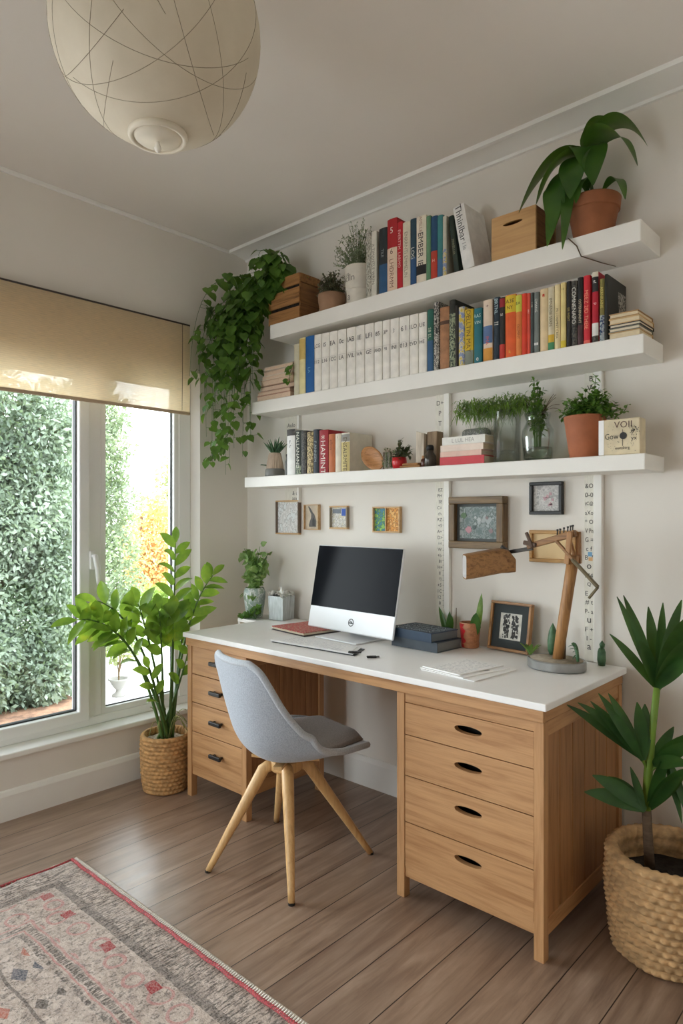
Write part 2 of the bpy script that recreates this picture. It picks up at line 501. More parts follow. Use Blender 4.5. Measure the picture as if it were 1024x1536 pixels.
for a, b, c in ((-2.30, -.968, .37), (-.822, -.43, .358), (-3.85, -2.45, .358)):
    MB().box(-.124, -.120, a, b, c, 1.99).build('pane', M['glass'], win)
hd = MB()
hd.box(-.072, -.056, -.922, -.892, 1.045, 1.135)
hb = hd.build('window_handle', M['upvc'], win, bevel=.007, seg=3)
hd = MB()
hd.tube([(-.056, -.907, 1.11), (-.03, -.907, 1.11)], .011, 12)
hd.tube([(-.034, -.907, 1.118), (-.032, -.905, 1.09), (-.032, -.896, 1.05), (-.033, -.891, 1.0), (-.035, -.889, .972)], [.011, .0125, .012, .0125, .009], 12)
hd.build('lever', M['upvc'], hb, smooth=True)

# unseen glazed doors, added behind the camera to let in fill light
gd = empty('fill_light_doors', ((FX0+FX1)/2, YF-.07, FZ0), label='added unseen glazed doors opposite the desk wall, letting in fill light', cat='window', kind='structure')
NP = 2
for i in range(NP):
    xa = FX0+(FX1-FX0)*i/NP; xb = FX0+(FX1-FX0)*(i+1)/NP
    mb = MB(); mb.ringprism([(xa+.001, FZ0+.001), (xb-.001, FZ0+.001), (xb-.001, FZ1-.001), (xa+.001, FZ1-.001)], [(xa+.06, FZ0+.08), (xb-.06, FZ0+.08), (xb-.06, FZ1-.06), (xa+.06, FZ1-.06)], (0, YF-.04, 0), (1, 0, 0), (0, 0, 1), .06)
    mb.build('fill_door_frame', M['upvc'], gd, bevel=.004)
    MB().box(xa+.058, xb-.058, YF-.072, YF-.068, FZ0+.078, FZ1-.058).build('pane', M['glass'], gd)

# roller blind
def blind_mat():
    m, nt, p, out = nodes('woven_linen_blind')
    nt.nodes.remove(p)
    vec = coords(nt, (1, 6, 130))
    f = noise(nt, vec, 4, 4, .6)
    w = N(nt, 'ShaderNodeTexWave', wave_type='BANDS', bands_direction='Z'); w.inputs['Scale'].default_value = 36; w.inputs['Distortion'].default_value = .8; w.inputs['Detail'].default_value = 1
    L(nt, coords(nt), w.inputs['Vector'])
    c = ramp(nt, f, [(.3, lin((232, 216, 186))), (.7, lin((248, 238, 214)))])
    c = mixc(nt, math_(nt, 'MULTIPLY', w.outputs['Fac'], .22), c, lin((196, 174, 142)))
    d = N(nt, 'ShaderNodeBsdfDiffuse'); L(nt, c, d.inputs[0])
    t = N(nt, 'ShaderNodeBsdfTranslucent'); L(nt, mixc(nt, .5, c, lin((255, 236, 204))), t.inputs[0])
    tr = N(nt, 'ShaderNodeBsdfTransparent')
    a = N(nt, 'ShaderNodeMixShader'); a.inputs[0].default_value = .55
    L(nt, d.outputs[0], a.inputs[1]); L(nt, t.outputs[0], a.inputs[2])
    b = N(nt, 'ShaderNodeMixShader')
    L(nt, ramp(nt, f, [(.35, (.10, .10, .10)), (.7, (.34, .34, .34))]), b.inputs[0])
    L(nt, a.outputs[0], b.inputs[1]); L(nt, tr.outputs[0], b.inputs[2]); L(nt, b.outputs[0], out.inputs[0])
    return m
M['blind'] = blind_mat()
bl = empty('roller_blind', (.04, -1.3, 2.3), label='beige woven roller blind half lowered over the garden window', cat='blind')
BY0, BY1 = -2.45, -.425
MB().box(.044, .0455, BY0, BY1, 1.842, 2.298).build('fabric', M['blind'], bl)
MB().box(.002, .048, BY0, BY1, 2.296, 2.304).build('headrail', plain('dark_headrail', (60, 52, 46), .6), bl, bevel=.001)
MB().box(.038, .052, BY0, BY1, 1.830, 1.846).build('bottom_bar', plain('blind_bottom_bar', (188, 166, 138), .7), bl, bevel=.004)
MB().tube([(.052, -.475, 2.296), (.054, -.476, 2.05), (.053, -.478, 1.85)], .0014, 6).build('cord', plain('dark_cord', (70, 58, 48), .8), bl)

# ------------------------------------------------------------------ garden beyond the glass
GZ = -.16
def paving():
    m, nt, p, out = nodes('pale_paving')
    br = N(nt, 'ShaderNodeTexBrick')
    for k, v in (('Scale', 1), ('Mortar Size', .008), ('Brick Width', .9), ('Row Height', .6)): br.inputs[k].default_value = v
    br.inputs['Color1'].default_value = (*lin((212, 210, 210)), 1); br.inputs['Color2'].default_value = (*lin((226, 224, 224)), 1); br.inputs['Mortar'].default_value = (*lin((150, 148, 140)), 1)
    L(nt, coords(nt), br.inputs['Vector'])
    L(nt, mixc(nt, math_(nt, 'MULTIPLY', noise(nt, coords(nt), 2, 5), .3), br.outputs['Color'], lin((190, 184, 180))), p.inputs['Base Color'])
    p.inputs['Roughness'].default_value = .9
    return m
tag(MB().box(-14, 8, -12, 14, GZ-.1, GZ).build('garden_paving', paving()), 'pale stone terrace outside the window', 'paving', kind='structure')
tag(MB().box(-2.9, -1.62, -3.6, -.03, GZ, GZ+.05).build('garden_bed', plain('bed_soil', (128, 96, 76), .95, var=.3, scale=14, bmp=.6, bscale=40)), 'brown planting bed below the tall hedge tree', 'flower bed', kind='structure')

def foliage(mb, blobs, n, Ls, Ws, outward=.7, shell=.55, hang=.2):
    """blobs: (centre, radii, weight)"""
    tot = sum(b[2] for b in blobs); acc = []
    for c, r, w in blobs:
        c = V(c)
        for _ in range(int(n*w/tot)):
            d = rdir()
            k = shell+(1-shell)*R.random()**.6
            p = c+V((d.x*r[0], d.y*r[1], d.z*r[2]))*k
            q = (d*outward+rdir()*.8-V((0, 0, hang))).normalized()
            s = rnd(.6, 1.25)
            mb.rhomb(p, q, Ls*s, Ws*s, rdir(.4))
    return mb
tm1 = leafmat('grey_green_tree_leaf', (88, 104, 90), (146, 160, 144), 2.2, .25, .5)
tm2 = leafmat('soft_conifer_leaf', (88, 102, 82), (134, 146, 118), 2.5, .25, .6)
tm3 = leafmat('orange_autumn_leaf', (200, 140, 84), (222, 184, 130), 3, .35, .6)
tm4 = leafmat('bright_shrub_leaf', (98, 124, 56), (146, 166, 84), 4, .35, .6)
tm5 = leafmat('distant_leaf', (96, 106, 76), (146, 146, 106), 4, .3, .6)
tr = empty('garden_tree', (-2.35, -.6, GZ), label='dense grey-green tree filling the casement pane of the window', cat='tree')
mb = MB()
blobs = []
for i in range(60):
    y = rnd(-1.15, .02); z = rnd(-.05, 3.3)
    if z > 2.2 and y > -.35: continue
    blobs.append(((-2.3+rnd(-.12, .16), y, z), (rnd(.22, .34), rnd(.25, .4), rnd(.22, .36)), 1))
for i in range(16):
    z = -.05+i*.145
    blobs.append(((-2.28, rnd(-.45, -.02), z), (.26, .24, .26), 1.3))
for i in range(14): blobs.append(((-2.12+rnd(-.05, .05), rnd(-1.1, -.2), rnd(-.02, .42)), (.2, .26, .22), 1))
foliage(mb, blobs, 105000, .05, .024, hang=.35)
mb.build('crown', tm1, tr)
mb = MB()
for y in (-.45, -.95): mb.tube([(-2.45, y, GZ), (-2.47, y+.05, 1.2), (-2.45, y, 2.8)], [.06, .05, .02], 8)
mb.build('trunk', M['bark'], tr)
tr = empty('garden_tree', (-4.1, 1.25, GZ), label='slim soft green conifer behind the fixed window pane', cat='tree')
mb = MB(); blobs = []
for i in range(26):
    t = i/25; z = -.05+3.15*t
    r = .5*(1-t)**.6+.1
    blobs.append(((-4.1+rnd(-.1, .1), 1.22+rnd(-.12, .12), z), (r, r, .22), r))
foliage(mb, blobs, 26000, .06, .026, hang=-.1, shell=.35)
mb.build('crown', tm2, tr)
MB().tube([(-4.1, 1.25, GZ), (-4.1, 1.25, 3.0)], [.06, .01], 8).build('trunk', M['bark'], tr)
tr = empty('garden_tree', (-6.2, 3.05, GZ), label='orange autumn tree behind the conifer, beside the fixed pane edge', cat='tree')
mb = MB()
foliage(mb, [((-6.2, 3.12+rnd(-.2, .32), rnd(.0, 1.6)), (.34, .34, .3), 1) for i in range(18)], 9000, .06, .038, shell=.2)
mb.build('crown', tm3, tr)
MB().tube([(-6.2, 3.05, GZ), (-6.2, 3.05, 1.3)], [.05, .02], 8).build('trunk', M['bark'], tr)
tr = empty('garden_tree', (-8.2, 5.2, GZ), label='far dull green tree beyond the orange autumn tree', cat='tree')
mb = MB()
foliage(mb, [((-8.2+rnd(-.3, .3), 5.15+rnd(-.3, .4), rnd(.3, 2.4)), (.4, .4, .4), 1) for i in range(14)], 4200, .1, .05, shell=.2)
mb.build('crown', tm5, tr)
MB().tube([(-8.2, 5.2, GZ), (-8.2, 5.2, 1.8)], [.07, .02], 8).build('trunk', M['bark'], tr)
sh = empty('garden_shrub', (-5.0, 2.5, GZ), label='yellow-green shrub at the foot of the orange tree', cat='shrub')
mb = MB()
foliage(mb, [((-5.0+rnd(-.3, .3), 2.45+rnd(-.4, .3), rnd(-.05, .22)), (.24, .24, .18), 1) for i in range(9)], 3200, .06, .035, shell=.2)
mb.build('foliage', tm4, sh)
MB().tube([(-5, 2.5, GZ), (-5, 2.5, .2)], [.03, .01], 8).build('stem', M['bark'], sh)
hg = empty('garden_hedge', (-8.3, 8.5, GZ), label='long low clipped hedge closing the terrace far beyond the trees', cat='hedge', kind='stuff')
mb = MB()
foliage(mb, [((-10.6+4.6*i/29+rnd(-.1, .1), 6.0+5.0*i/29, rnd(.1, .75)), (.42, .42, .38), 1) for i in range(30)], 12000, .09, .05, shell=.5)
mb.build('foliage', tm5, hg)
ux, uy, uz = (-2.019, 0.327, -0.160)
ur = empty('garden_urn', (ux, uy, GZ), label='small grey footed urn with a bare shrub on the terrace', cat='urn')
MB().lathe([(.055, 0), (.055, .015), (.03, .03), (.022, .05), (.04, .07), (.06, .1), (.075, .13), (.085, .135), (.085, .145), (.07, .145), (.06, .12), (0, .12)], (ux, uy, GZ), 24).build('bowl', plain('grey_stone', (120, 118, 112), .8), ur, smooth=True)
mb = MB()
for i in range(9):
    a = rnd(0, 6.28); e = V((ux+.14*math.cos(a), uy+.14*math.sin(a), GZ+rnd(.35, .55)))
    mb.tube(bez((ux, uy, GZ+.12), (ux, uy, GZ+.3), e, 5), [.006, .005, .004, .003, .002, .002], 5)
mb.build('twigs', M['twig'], ur)
mb = MB()
foliage(mb, [((ux, uy, GZ+.42), (.17, .17, .16), 1)], 260, .045, .025, shell=.3)
mb.build('foliage', tm5, ur)

# ------------------------------------------------------------------ paper lantern
LC = V((1.587, -1.591, 2.455)); LR = .245
def lantern_mat():
    m, nt, p, out = nodes('ivory_paper_shade')
    c = ramp(nt, noise(nt, coords(nt), 6, 5), [(.3, lin((204, 193, 172))), (.7, lin((218, 208, 188)))])
    L(nt, c, p.inputs['Base Color']); p.inputs['Roughness'].default_value = .75
    p.inputs['Specular IOR Level'].default_value = .3
    bump(nt, p, noise(nt, coords(nt), 60, 3), .08, .003)
    return m
la = empty('pendant_lamp', tuple(LC), label='round ivory paper pendant lantern hanging from the ceiling', cat='pendant lamp')
pr = []
for i in range(41):
    a = -PI/2+PI*i/40
    pr.append((max(LR*math.cos(a), .0), LR*math.sin(a)))
pr[0] = (0, -LR); pr[-1] = (.03, LR*.995)
MB().lathe(pr, LC, 64).build('lamp_shade', lantern_mat(), la, smooth=True)
w = MB()
def arc(n1, off, a0, a1, rr=LR+.0006):
    """small or great circle about axis n1"""
    n1 = V(n1).normalized(); u = n1.orthogonal().normalized(); v = n1.cross(u)
    k = math.sqrt(max(0, 1-off*off))
    return [LC+(n1*off+(u*math.cos(a)+v*math.sin(a))*k)*rr for a in [a0+(a1-a0)*i/48 for i in range(49)]]
for i in range(16):
    a = 2*PI*i/16+.35
    tilt = .62+.12*math.sin(i*2.1)
    n1 = (math.cos(a)*math.sin(tilt+.6), math.sin(a)*math.sin(tilt+.6), math.cos(tilt+.6))
    w.tube(arc(n1, .30+.12*math.cos(i*1.7), .5*i, .5*i+PI+.9*math.sin(i), LR+.0001), .00055, 4, cap=False)
w.build('wire_ribs', plain('lantern_wire', (140, 128, 106), .7), la)
c = V((LC.x, LC.y, LC.z-LR))
MB().lathe([(.0, -.010), (.048, -.006), (.054, -.001), (.057, .003), (.058, -.002), (.062, -.004), (.067, -.003), (.070, .003), (.069, .012), (.06, .016), (0, .02)], c, 56).build('cap', plain('ivory_cap', (224, 215, 196), .6), la, smooth=True)
MB().lathe([(0, -.034), (.006, -.032), (.009, -.025), (.006, -.017), (.004, -.012), (.004, -.006)], c, 20).build('finial', plain('ivory_finial', (244, 240, 230), .4), la, smooth=True)
mb = MB(); mb.tube([(LC.x, LC.y, LC.z+LR*.99), (LC.x, LC.y, H-.02)], .003, 8); mb.lathe([(.05, H-.025), (.05, H), (0, H)], (LC.x, LC.y, 0), 24)
mb.build('cord', M['gloss_white'], la, smooth=True)

# ------------------------------------------------------------------ rug
def rug_mat():
    m, nt, p, out = nodes('faded_kilim_rug')
    tc = N(nt, 'ShaderNodeTexCoord')
    sx = N(nt, 'ShaderNodeSeparateXYZ'); L(nt, tc.outputs['Object'], sx.inputs[0])
    x, y = sx.outputs[0], sx.outputs[1]          # origin at the corner; rug spans x 0..2, y -1.7..0
    jn = noise(nt, coords(nt), 14, 4)
    j = math_(nt, 'MULTIPLY', math_(nt, 'SUBTRACT', jn, .5), .02)
    ay = math_(nt, 'ADD', math_(nt, 'MULTIPLY', y, -1.), j)
    ax = math_(nt, 'ADD', x, j)
    d = math_(nt, 'MINIMUM', ay, ax)
    fine = noise(nt, coords(nt, (1, 1, 1)), 190, 2)
    hatch = noise(nt, coords(nt, (1.2, .28, 1), (0, 0, .5)), 95, 3, .6)
    med = noise(nt, coords(nt), 34, 5, .65)
    big = noise(nt, coords(nt), 7, 3)
    beige = ramp(nt, med, [(.3, lin((150, 134, 124))), (.5, lin((192, 176, 164))), (.7, lin((216, 202, 192)))])
    grey = lin((78, 72, 68)); red = lin((158, 44, 50)); navy = lin((70, 78, 92)); teal = lin((84, 104, 98)); rust = lin((176, 92, 70)); pink = lin((192, 128, 124))
    def band(a, b):
        return math_(nt, 'MULTIPLY', math_(nt, 'GREATER_THAN', d, a), math_(nt, 'LESS_THAN', d, b))
    def msk(f, lo, hi): return ramp(nt, f, [(lo, (0, 0, 0)), (hi, (1, 1, 1))])
    def mul(*a):
        r = a[0]
        for q in a[1:]: r = math_(nt, 'MULTIPLY', r, q)
        return r
    speck = noise(nt, coords(nt, (1, .6, 1), (0, 0, .6)), 120, 4, .7)
    c = beige
    c = mixc(nt, mul(msk(speck, .52, .60), .7), c, grey)
    # outer hatched band: short dark dashes across the border
    hx = noise(nt, coords(nt, (160, 22, 1), (0, 0, .35)), 1, 3, .6)
    c = mixc(nt, mul(band(.012, .135), msk(hx, .50, .56), .85), c, grey)
    c = mixc(nt, mul(band(.104, .134), msk(med, .30, .6), .75), c, grey)
    # ornament band: rings and red squares
    vo = N(nt, 'ShaderNodeTexVoronoi'); vo.inputs['Scale'].default_value = 9.5; vo.inputs['Randomness'].default_value = .3
    L(nt, coords(nt), vo.inputs['Vector'])
    ring = math_(nt, 'LESS_THAN', math_(nt, 'ABSOLUTE', math_(nt, 'SUBTRACT', math_(nt, 'ADD', vo.outputs['Distance'], math_(nt, 'MULTIPLY', j, 9.)), .30)), .045)
    c = mixc(nt, mul(band(.145, .262), ring, .65), c, pink)
    sx2 = math_(nt, 'ABSOLUTE', math_(nt, 'SUBTRACT', math_(nt, 'FRACT', math_(nt, 'DIVIDE', math_(nt, 'ADD', ax, .05), .25)), .5))
    sy2 = math_(nt, 'ABSOLUTE', math_(nt, 'SUBTRACT', math_(nt, 'FRACT', math_(nt, 'DIVIDE', math_(nt, 'ADD', ay, -.050), .25)), .5))
    sqx = mul(math_(nt, 'LESS_THAN', sx2, .085), math_(nt, 'LESS_THAN', math_(nt, 'ABSOLUTE', math_(nt, 'SUBTRACT', ay, .175)), .017), math_(nt, 'GREATER_THAN', ax, .16))
    sqy = mul(math_(nt, 'LESS_THAN', sy2, .085), math_(nt, 'LESS_THAN', math_(nt, 'ABSOLUTE', math_(nt, 'SUBTRACT', ax, .175)), .017), math_(nt, 'GREATER_THAN', ay, .16))
    c = mixc(nt, mul(math_(nt, 'MAXIMUM', sqx, sqy), .9), c, red)
    # inner guard stripes
    c = mixc(nt, mul(band(.268, .276), .6), c, pink)
    c = mixc(nt, mul(band(.280, .300), msk(hx, .46, .52), .85), c, grey)
    c = mixc(nt, mul(band(.304, .310), .7), c, pink)
    c = mixc(nt, mul(band(.316, .332), msk(speck, .42, .52), .75), c, grey)
    # field: rows of coloured motifs with thin outlines
    v3 = N(nt, 'ShaderNodeTexVoronoi', distance='MANHATTAN'); v3.inputs['Scale'].default_value = 1; v3.inputs['Randomness'].default_value = .7
    L(nt, coords(nt, (10, 16, 1)), v3.inputs['Vector'])
    inn = math_(nt, 'GREATER_THAN', d, .345)
    sp = N(nt, 'ShaderNodeSeparateColor'); L(nt, v3.outputs['Color'], sp.inputs[0])
    mot = ramp(nt, sp.outputs[0], [(0, navy), (.18, rust), (.34, teal), (.50, red), (.62, lin((206, 192, 182))), (.84, grey)], 'CONSTANT')
    c = mixc(nt, mul(inn, math_(nt, 'LESS_THAN', v3.outputs['Distance'], .46), msk(med, .32, .44), .85), c, mot)
    ln = math_(nt, 'LESS_THAN', math_(nt, 'ABSOLUTE', math_(nt, 'SUBTRACT', math_(nt, 'FRACT', math_(nt, 'DIVIDE', ay, .125)), .5)), .035)
    c = mixc(nt, mul(inn, ln, .7), c, grey)
    # weave wear
    c = mixc(nt, math_(nt, 'MULTIPLY', msk(fine, .42, .58), .22), c, lin((226, 214, 206)))
    c = mixc(nt, math_(nt, 'MULTIPLY', msk(big, .5, .7), .25), c, lin((212, 200, 192)))
    L(nt, c, p.inputs['Base Color']); p.inputs['Roughness'].default_value = .95; p.inputs['Specular IOR Level'].default_value = .1
    bump(nt, p, fine, .6, .004)
    return m
rg = empty('area_rug', (.555, -1.30, 0), label='faded patterned rug with a red bound edge on the plank floor', cat='rug')
RX, RY = 2.05, -1.75
mb = MB()
nx, ny = 60, 50
vs = []; 
for jx in range(nx+1):
    for jy in range(ny+1):
        px = RX*jx/nx; py = RY*jy/ny
        e = .006*math.sin(py*19)+.004*math.sin(py*47+1) if jx == 0 else 0
        z = .009+.0015*math.sin(px*9+py*4)*math.sin(py*7)
        vs.append(V((.555+px+e, -1.30+py, max(z, .005))))
mb.add(vs, [(a*(ny+1)+b, a*(ny+1)+b+1, (a+1)*(ny+1)+b+1, (a+1)*(ny+1)+b) for a in range(nx) for b in range(ny)])
mb.build('rug_body', rug_mat(), rg, smooth=True, solid=.006)
bd = pattern('red_binding', [(150, 40, 48), (186, 62, 66), (120, 44, 46)], 220)
mb = MB(); pts = [(.555+RX*i/80, -1.306+.002*math.sin(i*1.3), .010) for i in range(81)]
mb.tube(pts, .0085, 8)
mb.build('long_binding', bd, rg, smooth=True)
mb = MB(); pts = [(.553+.006*math.sin(-RY*i/60*19), -1.30+RY*i/60, .009) for i in range(61)]
mb.tube(pts, .007, 8)
mb.build('short_binding', bd, rg, smooth=True)
mb = MB()
for i in range(230):
    x = .565+RX*i/231
    mb.tube([(x, -1.31, .014), (x+.004, -1.295, .020), (x+.009, -1.280, .008)], [.0022, .0028, .0015], 5)
mb.build('white_stitching', plain('white_wool', (232, 226, 216), .9), rg)
mb = MB()
for i in range(90):
    y = -1.31+RY*i/90
    mb.tube([(.556, y, .012), (.542, y+rnd(-.006, .006), .008), (.535+rnd(-.006, .004), y+rnd(-.008, .008), .004)], [.003, .0025, .001], 5)
mb.build('frayed_edge', plain('frayed_wool', (150, 134, 118), .95), rg)

# ------------------------------------------------------------------ shelves and uprights
Z1, Z2, Z3 = 2.278, 1.900, 1.508      # top surfaces
for nm, xa, xb, zt, th, lab in (('top', .42, 2.243, Z1, .072, 'topmost white floating shelf, holding the crate, box and leafy pot'),
                                ('mid', .278, 2.252, Z2, .064, 'middle white floating shelf, filled with books from end to end'),
                                ('low', .218, 2.256, Z3, .054, 'lowest white floating shelf, holding jars, herbs and ornaments')):
    o = MB().box(xa, xb, -.2, -.0005, zt-th, zt).build('wall_shelf', M['shelf'], bevel=.003)
    tag(o, lab, 'shelf', 'white floating shelves')
strip_mat = pattern('printed_strip_paper', [(236, 232, 220), (230, 226, 214), (224, 220, 208)], 30, (4, 4, 1))
inkdark = ink((46, 44, 42)); inkgrey = ink((112, 108, 104)); inkbrown = ink((92, 66, 58))
def upright(xa, xb, xc, z0, z1, rows, label, side_first=False):
    """paper strip xa..xb and batten xb..xc on the wall"""
    t = empty('shelf_upright', ((xa+xc)/2, -.01, z0), label=label, cat='upright', group='printed white uprights on the wall')
    a, b = (xb, xc)
    MB().box(a, b, -.022, -.0005, z0, z1).build('batten', M['shelf'], t, bevel=.003)
    MB().box(xa, xb+.001, -.012, -.0005, z0, z1).build('strip', strip_mat, t, bevel=.001)
    mb = MB()
    for (z, s, h, dx) in rows:
        mb.text(s, ((xa+xb)/2+dx, -.0127, z), (1, 0, 0), (0, 0, 1), h, (xb-xa)*.8)
    mb.build('lettering', inkdark, t)
    return t
rows = []
gl = ['D+', 'P', 'T', 'o', 'u,', 'n', 'E', 'k']
for i, s in enumerate(gl): rows.append((1.80-i*.045, s, .02, 0))
gl = ['EZ', 'PH', 'SE', 'C=', 'ch', 'RZ', '+5', 'A+', 'D>', '(o)', 'W', '+b', '81', 'H=', 'II', 'FJ', '+5', '1C', '12', '8']
for i, s in enumerate(gl): rows.append((1.418-i*.0262, s, .014, rnd(-.003, .003)))
t = upright(1.306, 1.356, 1.384, Z1*0+.7605, Z2-.064, rows, 'white upright printed with a column of small black characters, left of the wide old picture')
mb = MB(); mb.box(1.3495, 1.3505, -.0127, -.0119, .90, 1.30)
for i in range(18): mb.box(1.344, 1.350, -.0127, -.0119, .91+i*.022, .9115+i*.022)
mb.build('ruler_line', inkgrey, t)
rows = []
gl = ['&O', '0-0', '(C@', 'aXo', '* O', 'V Pn', 'G =', 'c f', 'B 7', 'o', 'M4', 'Q', 'E d', '# t', 'P- a', 'u', 'F +', 'I -', 'a']
for i, s in enumerate(gl): rows.append((1.415-i*.0335, s, .017, 0))
for i, s in enumerate(['B', 'W', '#', 'v']): rows.append((1.815-i*.035, s, .02, .008))
t = upright(1.976, 2.014, 2.046, .7605, Z2-.064, rows, 'white upright printed with curly ornaments, behind the wooden desk lamp')
MB().box(1.99, 2.006, -.0128, -.0118, 1.152, 1.168).build('blue_motif', ink((120, 170, 205)), t)
MB().box(1.993, 2.008, -.0128, -.0118, 1.135, 1.148).build('orange_motif', ink((222, 176, 120)), t)
t = upright(.328, .432, .447, 1.375, Z2-.064, [(1.79, 'Aulo', .022, 0), (1.755, 'Ny hp', .022, 0), (1.715, 'ACLY', .02, 0), (1.425, '& o', .02, .03), (1.395, 'aoo', .014, .03)],
            'short grey-white upright with three lines of script, behind the lowest shelf books by the corner')

# ------------------------------------------------------------------ desk: worktop and two cabinets
wt = empty('worktop', (1.24, -.33, .70), label='long white worktop with an oak edge, spanning both drawer cabinets', cat='worktop')
MB().box(.336, 2.136, -.668, -.0225, .738, .76).build('slab', M['desk_white'], wt, bevel=.003)
ap = MB(); ap.box(.349, 2.124, -.660, -.640, .7015, .738); ap.build('front_edging', M['oak_x'], wt, bevel=.002)
for xa in (.349, 2.106): MB().box(xa, xa+.016, -.640, -.024, .7015, .738).build('side_edging', M['oak_y'], wt, bevel=.002)
MB().box(.365, 2.106, -.05, -.03, .7015, .738).build('rear_edging', M['oak_x'], wt, bevel=.002)

def dloop(cx, cz, w, h, n=12):
    """slot with a flat top and a bowed underside"""
    p = []
    for i in range(n+1):
        a = PI*i/n
        p.append((cx+w/2*math.cos(a), cz-h*.55*math.sin(a)**.7))
    for i in range(1, n):
        a = PI+PI*i/n
        p.append((cx+w/2*math.cos(a), cz-h*.45*math.sin(a)))
    return p
def rect_loop(inner, x0, x1, z0, z1):
    cx = (x0+x1)/2; cz = (z0+z1)/2; out = []
    icx = sum(p[0] for p in inner)/len(inner); icz = sum(p[1] for p in inner)/len(inner)
    best = {}
    for i, (x, z) in enumerate(inner):
        dx, dz = x-icx, z-icz
        k = min(((x1-icx) if dx > 0 else (x0-icx))/dx if abs(dx) > 1e-6 else 1e9, ((z1-icz) if dz > 0 else (z0-icz))/dz if abs(dz) > 1e-6 else 1e9)
        out.append([icx+dx*k, icz+dz*k])
    for cxx in (x0, x1):
        for czz in (z0, z1):
            i = min(range(len(out)), key=lambda q: (out[q][0]-cxx)**2+(out[q][1]-czz)**2)
            out[i] = [cxx, czz]
    return out
dark_in = plain('drawer_shadowed_box', (92, 66, 44), .8)

def cabinet(name, x0, x1, y0, y1, fronts, rail_top, rail_bot, label, slot):
    cx = (x0+x1)/2
    c = empty('drawer_cabinet', (cx, (y0+y1)/2, 0), label=label, cat='drawer cabinet', group='oak desk drawer cabinets')
    P = .032
    for (xa, ya) in ((x0, y0), (x1-P, y0), (x0, y1-P), (x1-P, y1-P)):
        MB().beam((xa+P/2, ya+P/2, 0), (xa+P/2, ya+P/2, .70), P, P, (0, 1, 0), None, None).build('leg', M['oak_z'], c, bevel=.002)
    zb0, zb1 = rail_bot
    MB().box(x0+P, x1-P, y0+.006, y0+.03, zb0, zb1).build('front_rail', M['oak_x'], c, bevel=.0015)
    if rail_top[1]-rail_top[0] > .005: MB().box(x0+P, x1-P, y0+.004, y0+.028, rail_top[0], rail_top[1]).build('front_rail', M['oak_x'], c, bevel=.0015)
    for xa in (x0+.003, x1-.027):
        MB().box(xa, xa+.024, y0+P, y1-P, zb0-.004, zb1+.01).build('side_rail', M['oak_y'], c, bevel=.0015)
        MB().box(xa, xa+.024, y0+P, y1-P, .655, .70).build('side_rail', M['oak_y'], c, bevel=.0015)
    for xa in (x0+.008, x1-.022):
        mb = MB(); nb = 6 if y1-y0 > .55 else 5
        w = (y1-y0-2*P)/nb
        for i in range(nb): mb.box(xa, xa+.014, y0+P+i*w+.0012, y0+P+(i+1)*w-.0012, zb1+.008, .657)
        mb.box(xa+.004, xa+.010, y0+P, y1-P, zb1, .66)
        mb.build('side_panel', M['plank_z'], c, bevel=.003)
    MB().box(x0+P, x1-P, y1-.02, y1-.008, zb0, .70).build('back_panel', M['oak_z'], c)
    MB().box(x0+.02, x1-.02, y0+.03, y1-.02, zb0, zb0+.012).build('base_board', M['oak_x'], c)
    for (za, zb) in fronts:
        a, b = za+.0016, zb-.0016
        xa, xb = x0+P+.0016, x1-P-.0016
        yf = y0+.003
        if slot:
            zc = b-.042 if b-a < .13 else b-.05
            inn = dloop(cx+.012, zc, .1, .026)
            out = rect_loop(inn, xa, xb, a, b)
            mb = MB(); mb.ringprism(out, inn, (0, yf, 0), (1, 0, 0), (0, 0, 1), -.02)
            d = mb.build('drawer', M['oak_x'], c)
            db = MB()
            db.box(xa+.01, xb-.01, yf+.06, yf+.065, a+.004, b-.01); db.box(xa+.01, xb-.01, yf+.0205, yf+.065, a+.004, a+.012)
            db.box(xa+.01, xb-.01, yf+.0205, yf+.065, b-.016, b-.010)
            db.build('drawer_box', M['black'], d)
        else:
            d = MB().box(xa, xb, yf, yf+.02, a, b).build('drawer', M['oak_x'], c, bevel=.0015)
            zc = (a+b)/2+.008
            h = MB()
            hx = cx+.02
            h.box(hx-.030, hx-.020, yf-.018, yf, zc-.006, zc+.006); h.box(hx+.020, hx+.030, yf-.018, yf, zc-.006, zc+.006)
            h.box(hx-.040, hx+.040, yf-.030, yf-.016, zc-.009, zc+.009)
            h.build('handle', M['black'], d, bevel=.004, seg=3)
    return c
cabinet('r', 1.585, 2.122, -.652, -.03, ((.106, .261), (.261, .419), (.419, .558), (.558, .668)), (.668, .70), (.072, .106),
        'oak four-drawer cabinet with dark slot pulls, beside the palm basket', True)
cabinet('l', .352, .78, -.652, -.175, ((.143, .305), (.305, .44), (.44, .571), (.571, .700)), (.699, .7005), (.104, .143),
        'oak four-drawer cabinet with small black bar handles, beside the window plant', False)

# ------------------------------------------------------------------ chair
def fabric(name, c1, c2):
    m, nt, p, out = nodes(name)
    f = noise(nt, coords(nt), 240, 2); g = noise(nt, coords(nt), 12, 4)
    c = ramp(nt, f, [(.3, lin(c1)), (.7, lin(c2))])
    L(nt, mixc(nt, math_(nt, 'MULTIPLY', g, .12), c, lin(c1)), p.inputs['Base Color'])
    p.inputs['Roughness'].default_value = .9; p.inputs['Specular IOR Level'].default_value = .2
    p.inputs['Sheen Weight'].default_value = .25
    bump(nt, p, f, .25, .002)
    return m
CH = (1.15, -.765, 0.); CA = math.radians(78)
ch = empty('desk_chair', CH, CA, label='light grey bucket chair on splayed wooden legs, drawn up to the desk', cat='chair')
